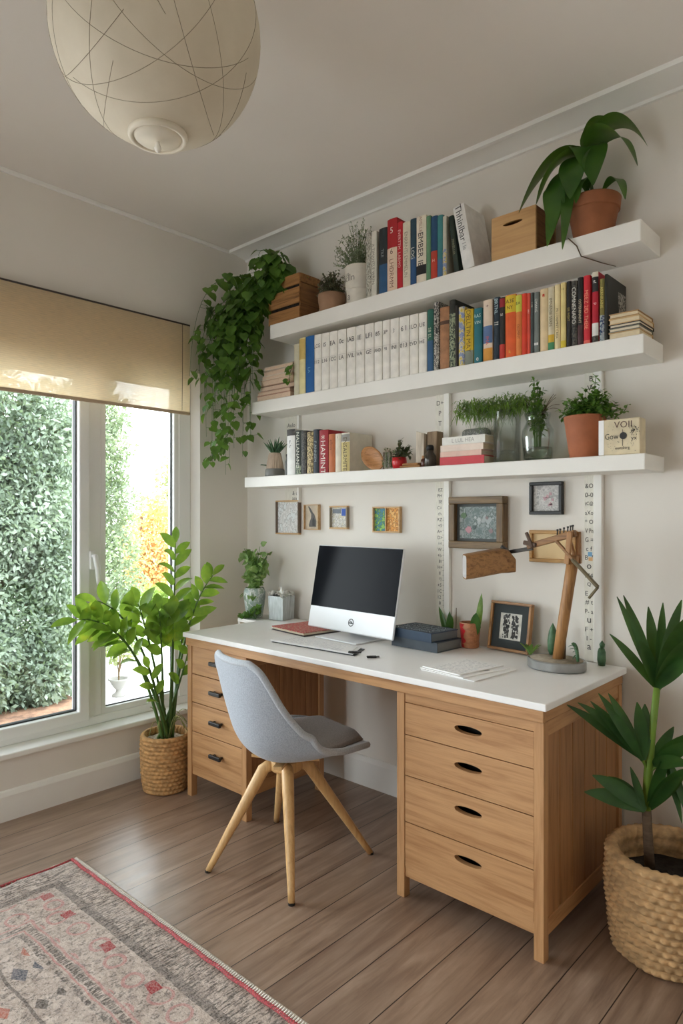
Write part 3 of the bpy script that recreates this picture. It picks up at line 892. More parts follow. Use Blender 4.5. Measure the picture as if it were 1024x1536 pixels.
# shell profile in local (f forward = +x, lateral = y)
prof = [(.262, .432, .150, .000), (.235, .446, .190, .004), (.17, .440, .222, .022), (.08, .424, .238, .045), (-.01, .414, .243, .075), (-.085, .420, .243, .115),
        (-.135, .448, .240, .130), (-.170, .500, .234, .115), (-.192, .570, .224, .090), (-.210, .645, .210, .064), (-.224, .715, .192, .044), (-.232, .765, .165, .030), (-.238, .792, .118, .018)]
def shell_point(v, u, off=0.):
    """v in 0..12 along the profile, u in -1..1 across"""
    i = min(int(v), len(prof)-2); t = v-i
    def cr(k):
        p0 = prof[max(i-1, 0)][k]; p1 = prof[i][k]; p2 = prof[i+1][k]; p3 = prof[min(i+2, len(prof)-1)][k]
        return .5*((2*p1)+(-p0+p2)*t+(2*p0-5*p1+4*p2-p3)*t*t+(-p0+3*p1-3*p2+p3)*t**3)
    f, z, w, rise = cr(0), cr(1), cr(2), cr(3)
    # direction towards the sitter: straight up on the seat, turning smoothly to forward on the back
    j0, j1 = max(i-1, 0), min(i+2, len(prof)-1)
    ph = min(max((v-2.2)/7.0, 0), 1); ph = ph*ph*(3-2*ph)*math.radians(80)
    nf, nz = math.sin(ph), math.cos(ph)
    k = abs(u)**2.4*rise
    a = abs(u)**2
    y = u*w*(1-.0*a)
    return V((f+nf*(k+off), y, z+nz*(k+off)))
def shell(u0, u1, v0, v1, nu, nv, off=0.):
    mb = MB(); vs = []
    for a in range(nv+1):
        for b in range(nu+1):
            vs.append(shell_point(v0+(v1-v0)*a/nv, u0+(u1-u0)*b/nu, off))
    mb.add(vs, [(a*(nu+1)+b, a*(nu+1)+b+1, (a+1)*(nu+1)+b+1, (a+1)*(nu+1)+b) for a in range(nv) for b in range(nu)])
    return mb
fab = fabric('light_grey_felt', (146, 152, 161), (176, 182, 191))
so = shell(-1, 1, 0, 12, 24, 48).build('seat_shell', fab, ch, smooth=True, solid=.018, sub=1, local=True)
ed = MB()
loop = [shell_point(12*i/60, -1) for i in range(61)]+[shell_point(12, -1+2*i/24) for i in range(1, 25)]+[shell_point(12-12*i/60, 1) for i in range(1, 61)]
ed.tube(loop, .0125, 8)
ed.build('rim_piping', fabric('rim_felt', (162, 167, 174), (188, 193, 199)), so, smooth=True, local=True)
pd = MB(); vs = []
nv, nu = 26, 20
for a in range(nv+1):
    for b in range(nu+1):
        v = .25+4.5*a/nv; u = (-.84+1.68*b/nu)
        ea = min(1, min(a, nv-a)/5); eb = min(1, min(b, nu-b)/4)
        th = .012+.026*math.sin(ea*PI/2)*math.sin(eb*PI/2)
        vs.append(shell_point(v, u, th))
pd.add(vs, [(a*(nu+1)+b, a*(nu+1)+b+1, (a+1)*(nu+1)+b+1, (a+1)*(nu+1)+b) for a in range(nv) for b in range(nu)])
pd.build('seat_pad', fabric('shade_toned_seat_felt', (112, 102, 97), (138, 128, 122)), ch, smooth=True, local=True, solid=.006)  # same grey felt as the shell, its shade put in as darker taupe
Rm = Matrix.Rotation(-CA, 3, 'Z')
hub = V((0, 0, .385))
mb = MB(); mb.lathe([(.0, .352), (.055, .352), (.062, .36), (.062, .392), (.05, .4), (0, .4)], (0, 0, 0), 24)
for k in range(4):
    a = PI/4+k*PI/2
    mb.beam((0, 0, .395), (.13*math.cos(a), .13*math.sin(a), .402), .035, .012)
mb.build('leg_hub', M['beech'], ch, bevel=.002, local=True)
for fx, fy in ((.985, -1.0), (1.362, -.938), (1.340, -.500), (.87, -.562)):
    e = Rm @ V((fx-CH[0], fy-CH[1], 0))
    d = V((e.x, e.y, 0)).normalized()
    mb = MB()
    p0 = d*.035+V((0, 0, .386)); p1 = d*.085+V((0, 0, .360)); p2 = V((e.x, e.y, .004))
    pts = [p0, p1.lerp(p0, .35), p1, p1.lerp(p2, .25), p1.lerp(p2, .6), p1.lerp(p2, .9), p2]
    mb.tube(pts, [.019, .022, .0225, .0205, .0165, .0125, .0115], 14)
    lg = mb.build('leg', M['beech'], ch, smooth=True, local=True)
    MB().tube([p2-V((0, 0, .004)), p2+V((0, 0, .004))], .0118, 12).build('foot_cap', M['black'], lg, local=True)

# ------------------------------------------------------------------ books
YS = -.186
def upbook(x0, x1, h, z, col, label, group, bands=(), texts=(), depth=.15, ys=YS, cov=None, lean=0., front=None, gap=.0008):
    """an upright book: cover (C-shaped boards and spine), page block, printed bands and lettering"""
    g = gap
    x0 += g; x1 -= g
    w = x1-x0
    b = empty('book', ((x0+x1)/2, ys+depth/2, z), label=label, cat='book', group=group)
    t = min(.0025, w*.12)
    bulge = min(.18*w, .0045)
    yb = ys+depth
    def path(off, zt=0):
        p = [(x0+off, yb)]
        for i in range(7):
            a = i/6
            p.append((x0+off+(w-2*off)*a, ys+off+bulge*(2*a-1)**2))
        p.append((x1-off, yb))
        return p
    po, pi = path(0), path(t)
    n = len(po)
    vs = [V((x, y, zz)) for zz in (z, z+h) for x, y in po]+[V((x, y, zz)) for zz in (z, z+h) for x, y in pi]
    fs = []
    for i in range(n-1):
        fs += [(i, i+1, n+i+1, n+i), (2*n+i+1, 2*n+i, 3*n+i, 3*n+i+1), (n+i, n+i+1, 3*n+i+1, 3*n+i), (i+1, i, 2*n+i, 2*n+i+1)]
    fs += [(0, n, 3*n, 2*n), (n-1, 3*n-1, 4*n-1, 2*n-1)]
    mb = MB().add(vs, fs)
    parts = [mb.build('cover', cov or ink(col), b)]
    parts.append(MB().box(x0+t+.0003, x1-t-.0003, ys+bulge+t+.001, yb-.004, z+.0025, z+h-.004).build('pages', M['pages'], b))
    for (f0, f1, c) in bands:
        p = path(-.0004)[1:-1]
        zz0, zz1 = z+h*f0, z+h*f1
        k = len(p)
        m2 = MB().add([V((x, y, zz0)) for x, y in p]+[V((x, y, zz1)) for x, y in p], [(i, i+1, k+i+1, k+i) for i in range(k-1)])
        parts.append(m2.build('spine_panel', c if not isinstance(c, tuple) else ink(c), b))
    if texts:
        for (s, f, size, c, mode) in texts:
            m2 = MB()
            o = ((x0+x1)/2, ys-.0009, z+h*f)
            if mode == 'v':   # reads downwards
                m2.text(s, o, (0, 0, -1), (1, 0, 0), w*size, h*.85)
            elif mode == 'u':
                m2.text(s, o, (0, 0, 1), (-1, 0, 0), w*size, h*.85)
            else:
                m2.text(s, o, (1, 0, 0), (0, 0, 1), w*size, w*.84)
            parts.append(m2.build('lettering', ink(c), b))
    if lean:
        b.rotation_euler = (0, lean, 0)
        b.location.z += w/2*math.sin(abs(lean))+.0005
    return b
W = (238, 234, 224); K = (34, 34, 36)
p_bw = pattern('black_white_print', [(226, 222, 212), (70, 68, 64), (214, 210, 200), (40, 40, 40)], 110, (1, 1, .6))
p_gw = pattern('grey_white_print', [(216, 212, 198), (150, 148, 136), (222, 218, 206), (120, 118, 106)], 120, (1.5, 1, .5))
p_multi = pattern('multi_print', [(206, 190, 170), (120, 140, 190), (216, 206, 170), (200, 176, 70)], 60)
p_green = pattern('green_print', [(70, 92, 70), (160, 170, 140), (50, 62, 52)], 120)
p_gold = pattern('gilt_print', [(190, 164, 104), (90, 76, 52), (206, 186, 134)], 120)
p_dark = pattern('dark_print', [(40, 40, 40), (88, 84, 76), (30, 30, 32)], 120)
p_blue = pattern('blue_print', [(52, 84, 130), (180, 186, 190), (40, 60, 100)], 110)

G1 = 'books on the topmost shelf'
def S1(*a, **k): return upbook(a[0], a[1], a[2], Z1, a[3], a[4], G1, **k)
S1(1.048, 1.079, .294, (206, 202, 186), 'speckled grey-white book on the topmost shelf, against the white flower pot', cov=p_gw)
S1(1.079, 1.109, .291, (222, 218, 206), 'off-white book with faint grey print on the topmost shelf, left of the black-blue book', texts=(('A TIMANTLE WREN', .5, .5, (130, 126, 116), 'v'),))
S1(1.123, 1.170, .291, (36, 42, 46), 'black book with a blue lower spine on the topmost shelf', bands=((0, .45, (40, 84, 124)),), texts=(('TILE', .62, .3, (150, 160, 160), 'v'),))
S1(1.170, 1.224, .317, (176, 32, 40), 'tallest red book, with a cream lower panel, on the topmost shelf', bands=((0, .60, (232, 206, 182)),), texts=(('5', .84, .5, (238, 224, 214), 'h'), ('6', .55, .45, (92, 60, 50), 'h'), ('LHDRMM', .25, .4, (140, 96, 80), 'v')))
S1(1.224, 1.254, .290, (190, 30, 42), 'slim all-red book with pale letters on the topmost shelf', texts=(('EVERTTM  LARMO', .6, .5, (236, 196, 190), 'v'),))
S1(1.254, 1.295, .280, (226, 216, 194), 'cream book with fine grey spine lines on the topmost shelf', bands=((.02, .98, p_gw),) if False else (), texts=(('ENRRNTI EMMELIN', .5, .4, (150, 140, 124), 'v'),))
S1(1.295, 1.326, .283, (36, 66, 82), 'dark teal book with white script on the topmost shelf', bands=((0, .42, (40, 82, 128)),), texts=(('LOG', .48, .6, (220, 220, 214), 'v'),))
S1(1.326, 1.377, .282, (232, 222, 202), 'wide cream book with black lettering and badge on the topmost shelf', bands=((.13, .27, K),), texts=(('EMBER IE', .5, .5, (60, 56, 52), 'v'), ('AMILLEN', .85, .3, (186, 150, 130), 'v')))
S1(1.377, 1.400, .271, (96, 140, 106), 'slim leaf-green book on the topmost shelf')
S1(1.400, 1.432, .262, (30, 72, 110), 'navy book with a red foot on the topmost shelf', bands=((0, .45, (188, 62, 44)),), texts=(('H', .3, .4, (240, 200, 180), 'h'),))
S1(1.432, 1.459, .257, (60, 130, 132), 'teal-green book on the topmost shelf, right of the navy and red one', bands=((0, .3, (70, 110, 150)),))
S1(1.459, 1.478, .246, (196, 194, 180), 'thin pale book with speckled foot on the topmost shelf', bands=((0, .45, p_multi),))
b = S1(1.5145, 1.5375, .238, (34, 48, 40), 'dark green book leaning left against the thin pale one on the topmost shelf', texts=(('MWELLIA', .45, .5, (150, 150, 120), 'v'),), lean=-.12)
b = S1(1.556, 1.608, .268, (236, 235, 232), 'thick white book leaning left beside the wooden box on the topmost shelf', texts=(('Thhinlbar', .72, .55, (70, 70, 72), 'v'), ('l le', .35, .35, (150, 150, 150), 'v')), lean=-.185, depth=.16)

G2 = 'books on the middle shelf'
def S2(*a, **k): return upbook(a[0], a[1], a[2], Z2, a[3], a[4], k.pop('group', G2), **k)
S2(.579, .617, .254, (206, 200, 176), 'short pale grey-green book on the middle shelf, next to the paper pile')
S2(.617, .660, .277, (226, 214, 160), 'pale yellow book on the middle shelf, left of the bright blue one', bands=((.62, .98, (206, 178, 104)),))
S2(.662, .719, .277, (24, 92, 156), 'bright blue book before the white volumes on the middle shelf', texts=(('LA', .4, .3, (130, 180, 210), 'v'),))
xs = [.720, .769, .820, .874, .930, .987, 1.040, 1.095, 1.142, 1.185, 1.234, 1.290, 1.337, 1.381]
t1 = ['LCG', 'IS', 'EA', '0c', '1AB', 'IE', 'LFI', '85', '3P', 'J:', '6 I', '1LO', 'UE']
t2 = ['112', 'L16', '1CC', 'LA', '1VIL', 'VA', 'GE', 'AHD', '9I', 'INI', '013', 'EVD', 'HE']
for i in range(13):
    h = .274-.0017*i
    S2(xs[i], xs[i+1], h, (238, 234, 226), 'white volume marked %s over %s in the long matching set' % (t1[i], t2[i]), group='matching white volumes on the middle shelf',
       texts=((t1[i], .80, .42, (60, 58, 58), 'h'), (t2[i], .52, .36, (60, 58, 58), 'h')), bands=((.575, .578, (170, 166, 160)),), gap=.0019)
S2(1.382, 1.412, .259, (38, 96, 84), 'teal-green book right after the white volumes', bands=((0, .5, (52, 92, 130)),), texts=(('S8 EL', .62, .5, (190, 200, 180), 'v'),))
S2(1.414, 1.440, .283, (200, 200, 190), 'tall black-and-white patterned book on the middle shelf, near the tan one', cov=p_bw)
S2(1.445, 1.490, .254, (168, 118, 82), 'plain tan leather book with a small dark stamp on the middle shelf', cov=plain('tan_leather', (168, 120, 84), .6, var=.14, scale=30), bands=((.72, .78, (84, 56, 40)),))
S2(1.490, 1.519, .275, (38, 40, 34), 'blackish book with a green printed strip on the middle shelf', bands=((.02, .80, p_green),))
S2(1.519, 1.533, .248, (44, 38, 34), 'very thin dark brown book on the middle shelf')
S2(1.534, 1.562, .238, (206, 190, 170), 'pale multi-coloured book left of the mustard one', cov=p_multi)
S2(1.563, 1.602, .221, (212, 178, 44), 'mustard yellow book with a grey foot on the middle shelf', bands=((0, .26, (130, 136, 124)),), texts=(('DELLTIN MAT', .6, .5, (96, 80, 36), 'v'),))
S2(1.605, 1.641, .217, (34, 110, 122), 'turquoise book with white specks of print on the middle shelf', texts=(('RAS', .86, .4, (200, 220, 214), 'h'), ('VIN', .74, .35, (200, 220, 214), 'h'), ('e', .08, .35, (220, 220, 210), 'h')))
S2(1.646, 1.687, .240, (226, 206, 184), 'cream book with a blue and orange label on the middle shelf', bands=((.30, .58, (92, 118, 160)), (.02, .22, (214, 150, 60))), texts=(('+', .9, .25, (120, 80, 70), 'h'), ('IMA', .34, .35, (206, 90, 70), 'v')))
S2(1.693, 1.717, .242, (36, 52, 66), 'dark navy book with white title blocks on the middle shelf', texts=(('BRTNL', .85, .6, (190, 214, 220), 'v'), ('==', .58, .5, (214, 214, 206), 'h')))
S2(1.717, 1.740, .236, (40, 38, 36), 'black book with a red head and foot on the middle shelf', bands=((0, .24, (190, 52, 40)), (.84, .98, (150, 34, 42))), texts=(('SI', .72, .5, (220, 216, 206), 'v'),))
S2(1.741, 1.785, .238, (226, 96, 40), 'wide orange book with a yellow head on the middle shelf', bands=((.72, .99, (222, 190, 48)),), texts=(('A3E', .9, .35, (90, 70, 30), 'h'), ('NY', .80, .3, (90, 70, 30), 'h'), ('k', .1, .3, (240, 200, 80), 'h')))
S2(1.785, 1.810, .231, (222, 130, 66), 'light orange book with a lime head on the middle shelf', bands=((.72, .99, (206, 208, 80)),), texts=(('OLLMINT', .4, .4, (150, 70, 30), 'v'), ('EA', .86, .45, (60, 60, 40), 'h')))
S2(1.810, 1.831, .230, (216, 62, 36), 'scarlet orange book on the middle shelf, beside the light orange one')
S2(1.832, 1.845, .227, (224, 84, 62), 'thin coral red book with white specks on the middle shelf', texts=(('ARV', .7, .5, (240, 220, 210), 'v'),))
S2(1.845, 1.859, .226, (66, 74, 74), 'slim charcoal book on the middle shelf, right of the coral red one', texts=(('Y ME', .8, .5, (190, 190, 180), 'v'),))
S2(1.859, 1.879, .224, (116, 124, 122), 'mid grey book with white head print on the middle shelf', texts=(('OMANG', .78, .5, (226, 226, 220), 'v'), ('--', .15, .5, (230, 230, 230), 'h')))
S2(1.882, 1.913, .230, (226, 202, 160), 'cream book with a red dot near its head', bands=(), texts=(('.', .9, .3, (206, 66, 40), 'h'), ('u', .89, .35, (206, 66, 40), 'h')))
S2(1.913, 1.937, .231, (214, 204, 176), 'pale book with yellow flecks and a green foot on the middle shelf', bands=((0, .13, (70, 140, 96)), (.13, .25, (214, 176, 60))), texts=(('IMNENIE SERN', .6, .5, (120, 110, 80), 'v'),))
S2(1.938, 1.960, .233, (230, 212, 164), 'butter coloured book with small dark title on the middle shelf', texts=(('PILLONMNT CREA', .4, .45, (110, 92, 64), 'v'),))
S2(1.961, 1.981, .235, (226, 206, 140), 'straw yellow book left of the black books', texts=(('13', .9, .4, (120, 100, 60), 'h'),), bands=((0, .12, (220, 196, 60)),))
S2(1.983, 2.000, .235, (30, 29, 28), 'thin black book with gilt specks on the middle shelf', texts=(('SIR WEAT', .5, .5, (190, 170, 100), 'v'),))
S2(2.000, 2.022, .232, (60, 60, 60), 'black book with white splashed print on the middle shelf', cov=p_dark, texts=(('COMNENAPO', .62, .7, (220, 218, 210), 'v'),))
S2(2.023, 2.043, .239, (32, 32, 33), 'black book with a long pale title on the middle shelf', bands=((0, .3, (74, 40, 44)),), texts=(('OSTEHINAINT', .5, .5, (206, 190, 160), 'v'),))
S2(2.044, 2.068, .240, (206, 40, 54), 'crimson book with big pinkish letters on the middle shelf', texts=(('MEEZ 2ID THEIE', .5, .6, (240, 160, 130), 'v'),), bands=((0, .06, (232, 110, 96)),))
S2(2.074, 2.097, .245, (186, 24, 48), 'red book with black head and white foot label on the middle shelf', bands=((.93, 1, (216, 208, 190)), (.72, .93, K), (.1, .28, (226, 224, 222)), (0, .1, p_dark)), texts=(('ef', .86, .5, (226, 226, 220), 'v'), ('p', .55, .5, (236, 210, 206), 'v')))
S2(2.101, 2.118, .216, (126, 116, 60), 'olive book with a blue foot on the middle shelf', bands=((0, .42, p_blue),), texts=(('ARRNRAINE', .7, .6, (214, 196, 110), 'v'),))
eb = S2(2.118, 2.129, .228, (40, 42, 38), 'big dark book ending the middle shelf row, with pale cover patch', depth=.176)
MB().add([V(p) for p in ((2.1290, -.075, Z2+.07), (2.1290, -.018, Z2+.07), (2.1290, -.018, Z2+.19), (2.1290, -.09, Z2+.19))], [(0, 1, 2, 3)]).build('cover_patch', p_bw, eb)

G3 = 'books on the lowest shelf'
def S3(*a, **k): return upbook(a[0], a[1], a[2], Z3, a[3], a[4], G3, **k)
S3(.528, .588, .228, (226, 226, 222), 'white book with a torn-looking black head on the lowest shelf', bands=((.86, 1, (60, 54, 50)),), texts=(('F.', .72, .3, K, 'h'), ('r', .62, .22, K, 'h')))
S3(.591, .630, .217, (44, 52, 46), 'dark green-black book with dense white title on the lowest shelf', texts=(('NALLANAND', .55, .55, (214, 214, 200), 'v'),), bands=((.0, .2, p_green),))
S3(.630, .668, .213, (52, 44, 40), 'dark brown book between the green-black and gilt books on the lowest shelf', bands=((.1, .95, p_dark),))
S3(.671, .714, .203, (190, 164, 104), 'gilt patterned tan book on the lowest shelf', cov=p_gold)
S3(.714, .751, .212, (36, 42, 54), 'blue-black book left of the red one on the lowest shelf', texts=(('F ANNSIM', .5, .45, (150, 160, 160), 'v'),))
S3(.754, .814, .205, (158, 22, 36), 'deep red book with white title and emblem on the lowest shelf', texts=(('*', .83, .4, (240, 230, 220), 'h'), ('HAMINT', .36, .5, (236, 224, 216), 'v')))
S3(.816, .858, .181, (188, 104, 54), 'rust orange book on the lowest shelf', texts=(('ellnn', .72, .45, (110, 50, 24), 'v'),))
S3(.859, .896, .179, (224, 214, 196), 'blank cream book on the lowest shelf', texts=(('i', .92, .4, (60, 50, 40), 'h'),))
S3(.898, .950, .180, (222, 216, 200), 'pale cream book with yellow-grey title strip, last on the lowest shelf row', bands=((.02, .76, (206, 188, 124)), (.78, .96, (150, 146, 140))), texts=(('ENSALRMITE', .45, .5, (90, 76, 48), 'v'),), depth=.165)

# flat books and paper piles
def flatbook(x0, x1, y0, y1, z0, z1, col, label, group, page=None, rot=0., pageside='front', name='book', txt=None, tcol=(90, 80, 70)):
    cx, cy = (x0+x1)/2, (y0+y1)/2
    b = empty(name, (cx, cy, z0), rot, label=label, cat='book' if name == 'book' else name, group=group)
    hx, hy, h = (x1-x0)/2, (y1-y0)/2, z1-z0
    t = min(.003, h*.18)
    c = MB(); c.box(-hx, hx, -hy, hy, 0, t); c.box(-hx, hx, -hy, hy, h-t, h)
    if pageside == 'front': c.box(-hx, hx, hy-t, hy, t, h-t)       # spine at the back
    else: c.box(-hx, hx, -hy, -hy+t, t, h-t)                       # spine to the viewer
    c.build('cover', ink(col) if isinstance(col, tuple) else col, b, local=True)
    yy0, yy1 = (-hy+.003, hy-t-.0003) if pageside == 'front' else (-hy+t+.0003, hy-.003)
    MB().box(-hx+.003, hx-.003, yy0, yy1, t+.0002, h-t-.0002).build('pages', page or M['pages'], b, local=True)
    if txt:
        MB().text(txt, (0, -hy-.0006, h*.5), (1, 0, 0), (0, 0, 1), h*.5, hx*1.6).build('lettering', ink(tcol), b, local=True)
    return b
page_pink = plain('pinkish_pages', (222, 196, 172), .9, var=.1, scale=60, stretch=(1, 1, 14))
page_cream = plain('cream_pages', (226, 210, 178), .9, var=.08, scale=60, stretch=(1, 1, 14))
zz = Z2; X0 = .300
spec = [(.300, .560, .030, (176, 130, 110), 'lowest brown-edged book of the paper pile at the left end of the middle shelf'),
        (.302, .548, .020, (196, 160, 138), 'second book up in the paper pile, with a red spine end'),
        (.322, .570, .026, (150, 120, 104), 'third book up in the paper pile, with a dark spine'),
        (.332, .575, .030, (206, 172, 146), 'fourth book up in the paper pile, tan edged'),
        (.336, .566, .022, (222, 208, 190), 'fifth book up in the paper pile, off-white'),
        (.342, .572, .024, (214, 196, 178), 'sixth book up in the paper pile, greyish cream'),
        (.360, .574, .020, (206, 190, 172), 'topmost thin book of the paper pile on the middle shelf')]
for i, (a, b_, h, c, lab) in enumerate(spec):
    flatbook(a, b_, YS+.004*(i % 3), YS+.145, zz, zz+h-.0006, c, lab, 'old books piled flat at the end of the middle shelf', page_pink, rot=.02*((i*7 % 5)-2)/2)
    zz += h
zz = Z2
for i, (a, b_, h, c, lab, pg) in enumerate([(2.132, 2.236, .024, (190, 156, 108), 'bottom tan book of the small stack at the shelf end', page_cream), (2.133, 2.234, .014, (120, 122, 108), 'grey-green book second up in the small shelf-end stack', None),
        (2.135, 2.236, .012, (46, 44, 42), 'thin black book third up in the small shelf-end stack', None), (2.133, 2.235, .020, (206, 172, 122), 'fourth tan book in the small shelf-end stack', page_cream), (2.134, 2.230, .017, (178, 142, 96), 'brown book topping the small shelf-end stack', page_cream)]):
    flatbook(a, b_, YS, -.055+.004*i, zz, zz+h-.0006, c, lab, 'small flat books at the right end of the middle shelf', pg or M['pages'])
    zz += h
zz = Z3
for (a, b_, h, c, lab, pg, ps, tx) in [(1.447, 1.652, .034, (200, 62, 70), 'red book at the bottom of the lowest-shelf flat stack', None, 'spine', None), (1.449, 1.640, .022, (226, 190, 174), 'pale pink book second up in the lowest-shelf flat stack', None, 'spine', None),
        (1.450, 1.648, .026, (232, 214, 200), 'blush white book third up in the lowest-shelf flat stack', page_cream, 'spine', None), (1.458, 1.656, .032, (232, 230, 222), 'thick white book topping the lowest-shelf flat stack', None, 'spine', 'L LUL HEA')]:
    flatbook(a, b_, YS, -.088, zz, zz+h-.0006, c, lab, 'flat books on the lowest shelf', pg, 0, ps, txt=tx, tcol=(170, 166, 160))
    zz += h

# ------------------------------------------------------------------ things on the top shelf
def stemleaf_bush(c, n, spread, hgt, leafL, leafW, lm, stm, root, name='foliage', per=14, stems='stems', droop=.2, zmin=.2):
    """wiry stems from c with small leaflets: two meshes"""
    c = V(c); a = MB(); s = MB()
    for i in range(n):
        an = rnd(0, 2*PI); rr = math.sqrt(R.random())
        tip = c+V((math.cos(an)*spread[0]*rr, math.sin(an)*spread[1]*rr, hgt*(rnd(zmin, 1)*(1-.45*rr*rr))))
        mid = c+V((math.cos(an)*spread[0]*rr*.3, math.sin(an)*spread[1]*rr*.3, (tip.z-c.z)*.62))
        p = bez(c+V((math.cos(an)*.012, math.sin(an)*.012, 0)), mid, tip-V((0, 0, droop*rr*hgt*.4)), 6)
        s.tube(p, [.0014, .0013, .0012, .001, .001, .0008, .0006], 4, cap=False)
        for k in range(per):
            t = rnd(.3, 1); j = min(int(t*6), 5); q = p[j].lerp(p[j+1], t*6-j)
            d = (rdir(.25)+(p[j+1]-p[j]).normalized()*.4).normalized()
            sc = rnd(.7, 1.25)
            a.leaf(q, d, leafL*sc, leafW*sc, rnd(0, .4), 3, .1)
    s.build(stems, stm, root)
    return a.build(name, lm, root, smooth=True)

# crate
cx0, cx1, cy0, cy1 = .395, .622, -.188, -.035
cr = empty('wooden_crate', ((cx0+cx1)/2, (cy0+cy1)/2, Z1), label='weathered slatted wooden crate at the left end of the topmost shelf', cat='crate')
for i, (a, b, t) in enumerate(((0, .062, .01), (.078, .158, .009), (.172, .226, .011))):
    MB().box(cx0, cx1, cy0, cy0+t, Z1+a+.001, Z1+b).build('front_slat', M['crate'], cr, bevel=.002)
    MB().box(cx0, cx1, cy1-t, cy1, Z1+a+.001, Z1+b).build('rear_slat', M['crate'], cr, bevel=.002)
for x in (cx0+.001, cx1-.013):
    MB().box(x, x+.012, cy0+.012, cy1-.012, Z1+.001, Z1+.180).build('end_board', M['crate_y'], cr, bevel=.002)
    MB().box(x-.001, x+.013, cy0+.0115, cy1-.0115, Z1+.184, Z1+.228).build('end_board', M['crate'], cr, bevel=.002)
MB().box(cx0+.014, cx1-.014, cy0+.013, cy1-.013, Z1+.001, Z1+.19).build('soil', M['soil'], cr)
mb = MB()
for i in range(26):
    p = V((rnd(.52, .61), rnd(-.16, -.06), Z1+.20)); 
    mb.leaf(p, rdir(1.1), rnd(.03, .06), rnd(.012, .02), .3, 4)
cg = empty('seedling_plant', (.565, -.11, Z1+.19), label='small green seedlings sprouting at the right end of the crate', cat='plant')
mb.build('foliage', M['herb'], cg, smooth=True)
mb = MB()
for i in range(8):
    p = V((rnd(.53, .6), rnd(-.15, -.07), Z1+.19)); mb.tube([p, p+V((rnd(-.01, .01), rnd(-.01, .01), .045))], .0012, 5)
mb.build('stems', M['zz_stem'], cg)

# trailing ivy
iv = empty('trailing_plant', (.43, -.11, Z1+.19), label='lush green trailing vine spilling from the crate over the shelf end beside the window', cat='trailing plant')
ivr = random.Random(11)
def ivy_vine(p0, p1, p2, p3, n, size):
    """cubic vine with heart leaves; each vine its own pieces"""
    p0, p1, p2, p3 = V(p0), V(p1), V(p2), V(p3)
    pts = []
    for i in range(n+1):
        t = i/n
        pts.append(p0*(1-t)**3+p1*3*t*(1-t)**2+p2*3*t*t*(1-t)+p3*t**3)
        pts[-1].x = max(pts[-1].x, .10)
    s = MB(); s.tube(pts, [.0022-.0014*i/n for i in range(n+1)], 5, cap=False)
    lf = MB()
    for i in range(1, n+1):
        for q in range(2 if i < n*.8 else 1):
            p = pts[i-1].lerp(pts[i], ivr.random())
            an = ivr.uniform(0, 2*PI)
            out = V((math.cos(an), math.sin(an), ivr.uniform(-.1, .35))).normalized()
            pet = p+out*ivr.uniform(.012, .04)
            s.tube([p, pet], [.0009, .0007], 4, cap=False)
            d = V((out.x*.5, out.y*.5, ivr.uniform(-1., -.25))).normalized()
            nr = V((out.x+.35, out.y-.5, .35+ivr.uniform(-.3, .3)))
            sz = size*1.2*ivr.uniform(.65, 1.2)*(1-.4*i/n)
            lf.heart(pet, d, sz, sz*1.0, nr)
    so = s.build('vine', M['zz_stem'], iv)
    lf.build('leaves', M['ivy'], so, smooth=True)
ends = [(0.295, -0.22, 1.7), (0.235, -0.28, 1.58), (0.165, -0.32, 1.64), (0.105, -0.32, 1.56), (0.065, -0.36, 1.72), (0.205, -0.36, 1.78), (0.265, -0.32, 1.66), (0.135, -0.26, 1.6), (0.325, -0.26, 2.02), (0.35, -0.245, 1.98), (0.185, -0.22, 1.75), (0.245, -0.2, 1.62), (0.085, -0.24, 1.82), (0.055, -0.4, 2.02), (0.145, -0.4, 1.92), (0.275, -0.38, 1.98), (0.215, -0.16, 1.72), (0.165, -0.3, 1.52), (0.305, -0.32, 1.86), (0.095, -0.3, 1.66), (0.225, -0.32, 1.72), (0.125, -0.36, 1.8), (0.195, -0.26, 1.66), (0.265, -0.27, 1.84)]   # hang point x, y and lowest z
for (x, y, z) in ends:
    top = V((ivr.uniform(.40, .47), ivr.uniform(-.17, -.06), Z1+.20))
    crest = V((x*.5+.2, y*.6-.08, Z1+.29+ivr.uniform(-.08, .05)))
    ivy_vine(top, crest, (x+ivr.uniform(-.03, .03), y-.02, Z1-.0), (x+ivr.uniform(-.05, .05), y, z), 24, .062)
for i in range(16):
    a = ivr.uniform(0, 6.28)
    top = V((ivr.uniform(.40, .50), ivr.uniform(-.15, -.07), Z1+.20))
    e = V((.30+.17*math.cos(a), -.17+.10*math.sin(a)-.04, Z1+ivr.uniform(.10, .36)))
    ivy_vine(top, top+V((0, 0, .12)), e+V((.04, 0, .08)), e, 9, .074)
ivy_vine((.42, -.15, Z1+.2), (.25, -.38, Z1+.32), (.13, -.46, Z1+.26), (.115, -.475, 2.02), 12, .06)
ivy_vine((.2, -.28, 1.75), (.14, -.31, 1.66), (.09, -.35, 1.62), (.085, -.35, 1.565), 9, .05)

# clay pot with dusky bush
px, py = .765, -.105
pt = empty('potted_plant', (px, py, Z1), label='squat grey-brown clay pot with a dusky bushy herb, right of the crate', cat='potted plant')
MB().lathe([(.05, .001), (.058, .02), (.066, .06), (.068, .09), (.066, .1), (.058, .1), (.055, .085), (0, .085)], (px, py, Z1), 32).build('pot', M['greyclay'], pt, smooth=True)
stemleaf_bush((px, py, Z1+.085), 90, (.085, .07), .16, .017, .009, M['bushgrey'], M['twig'], pt, per=13)
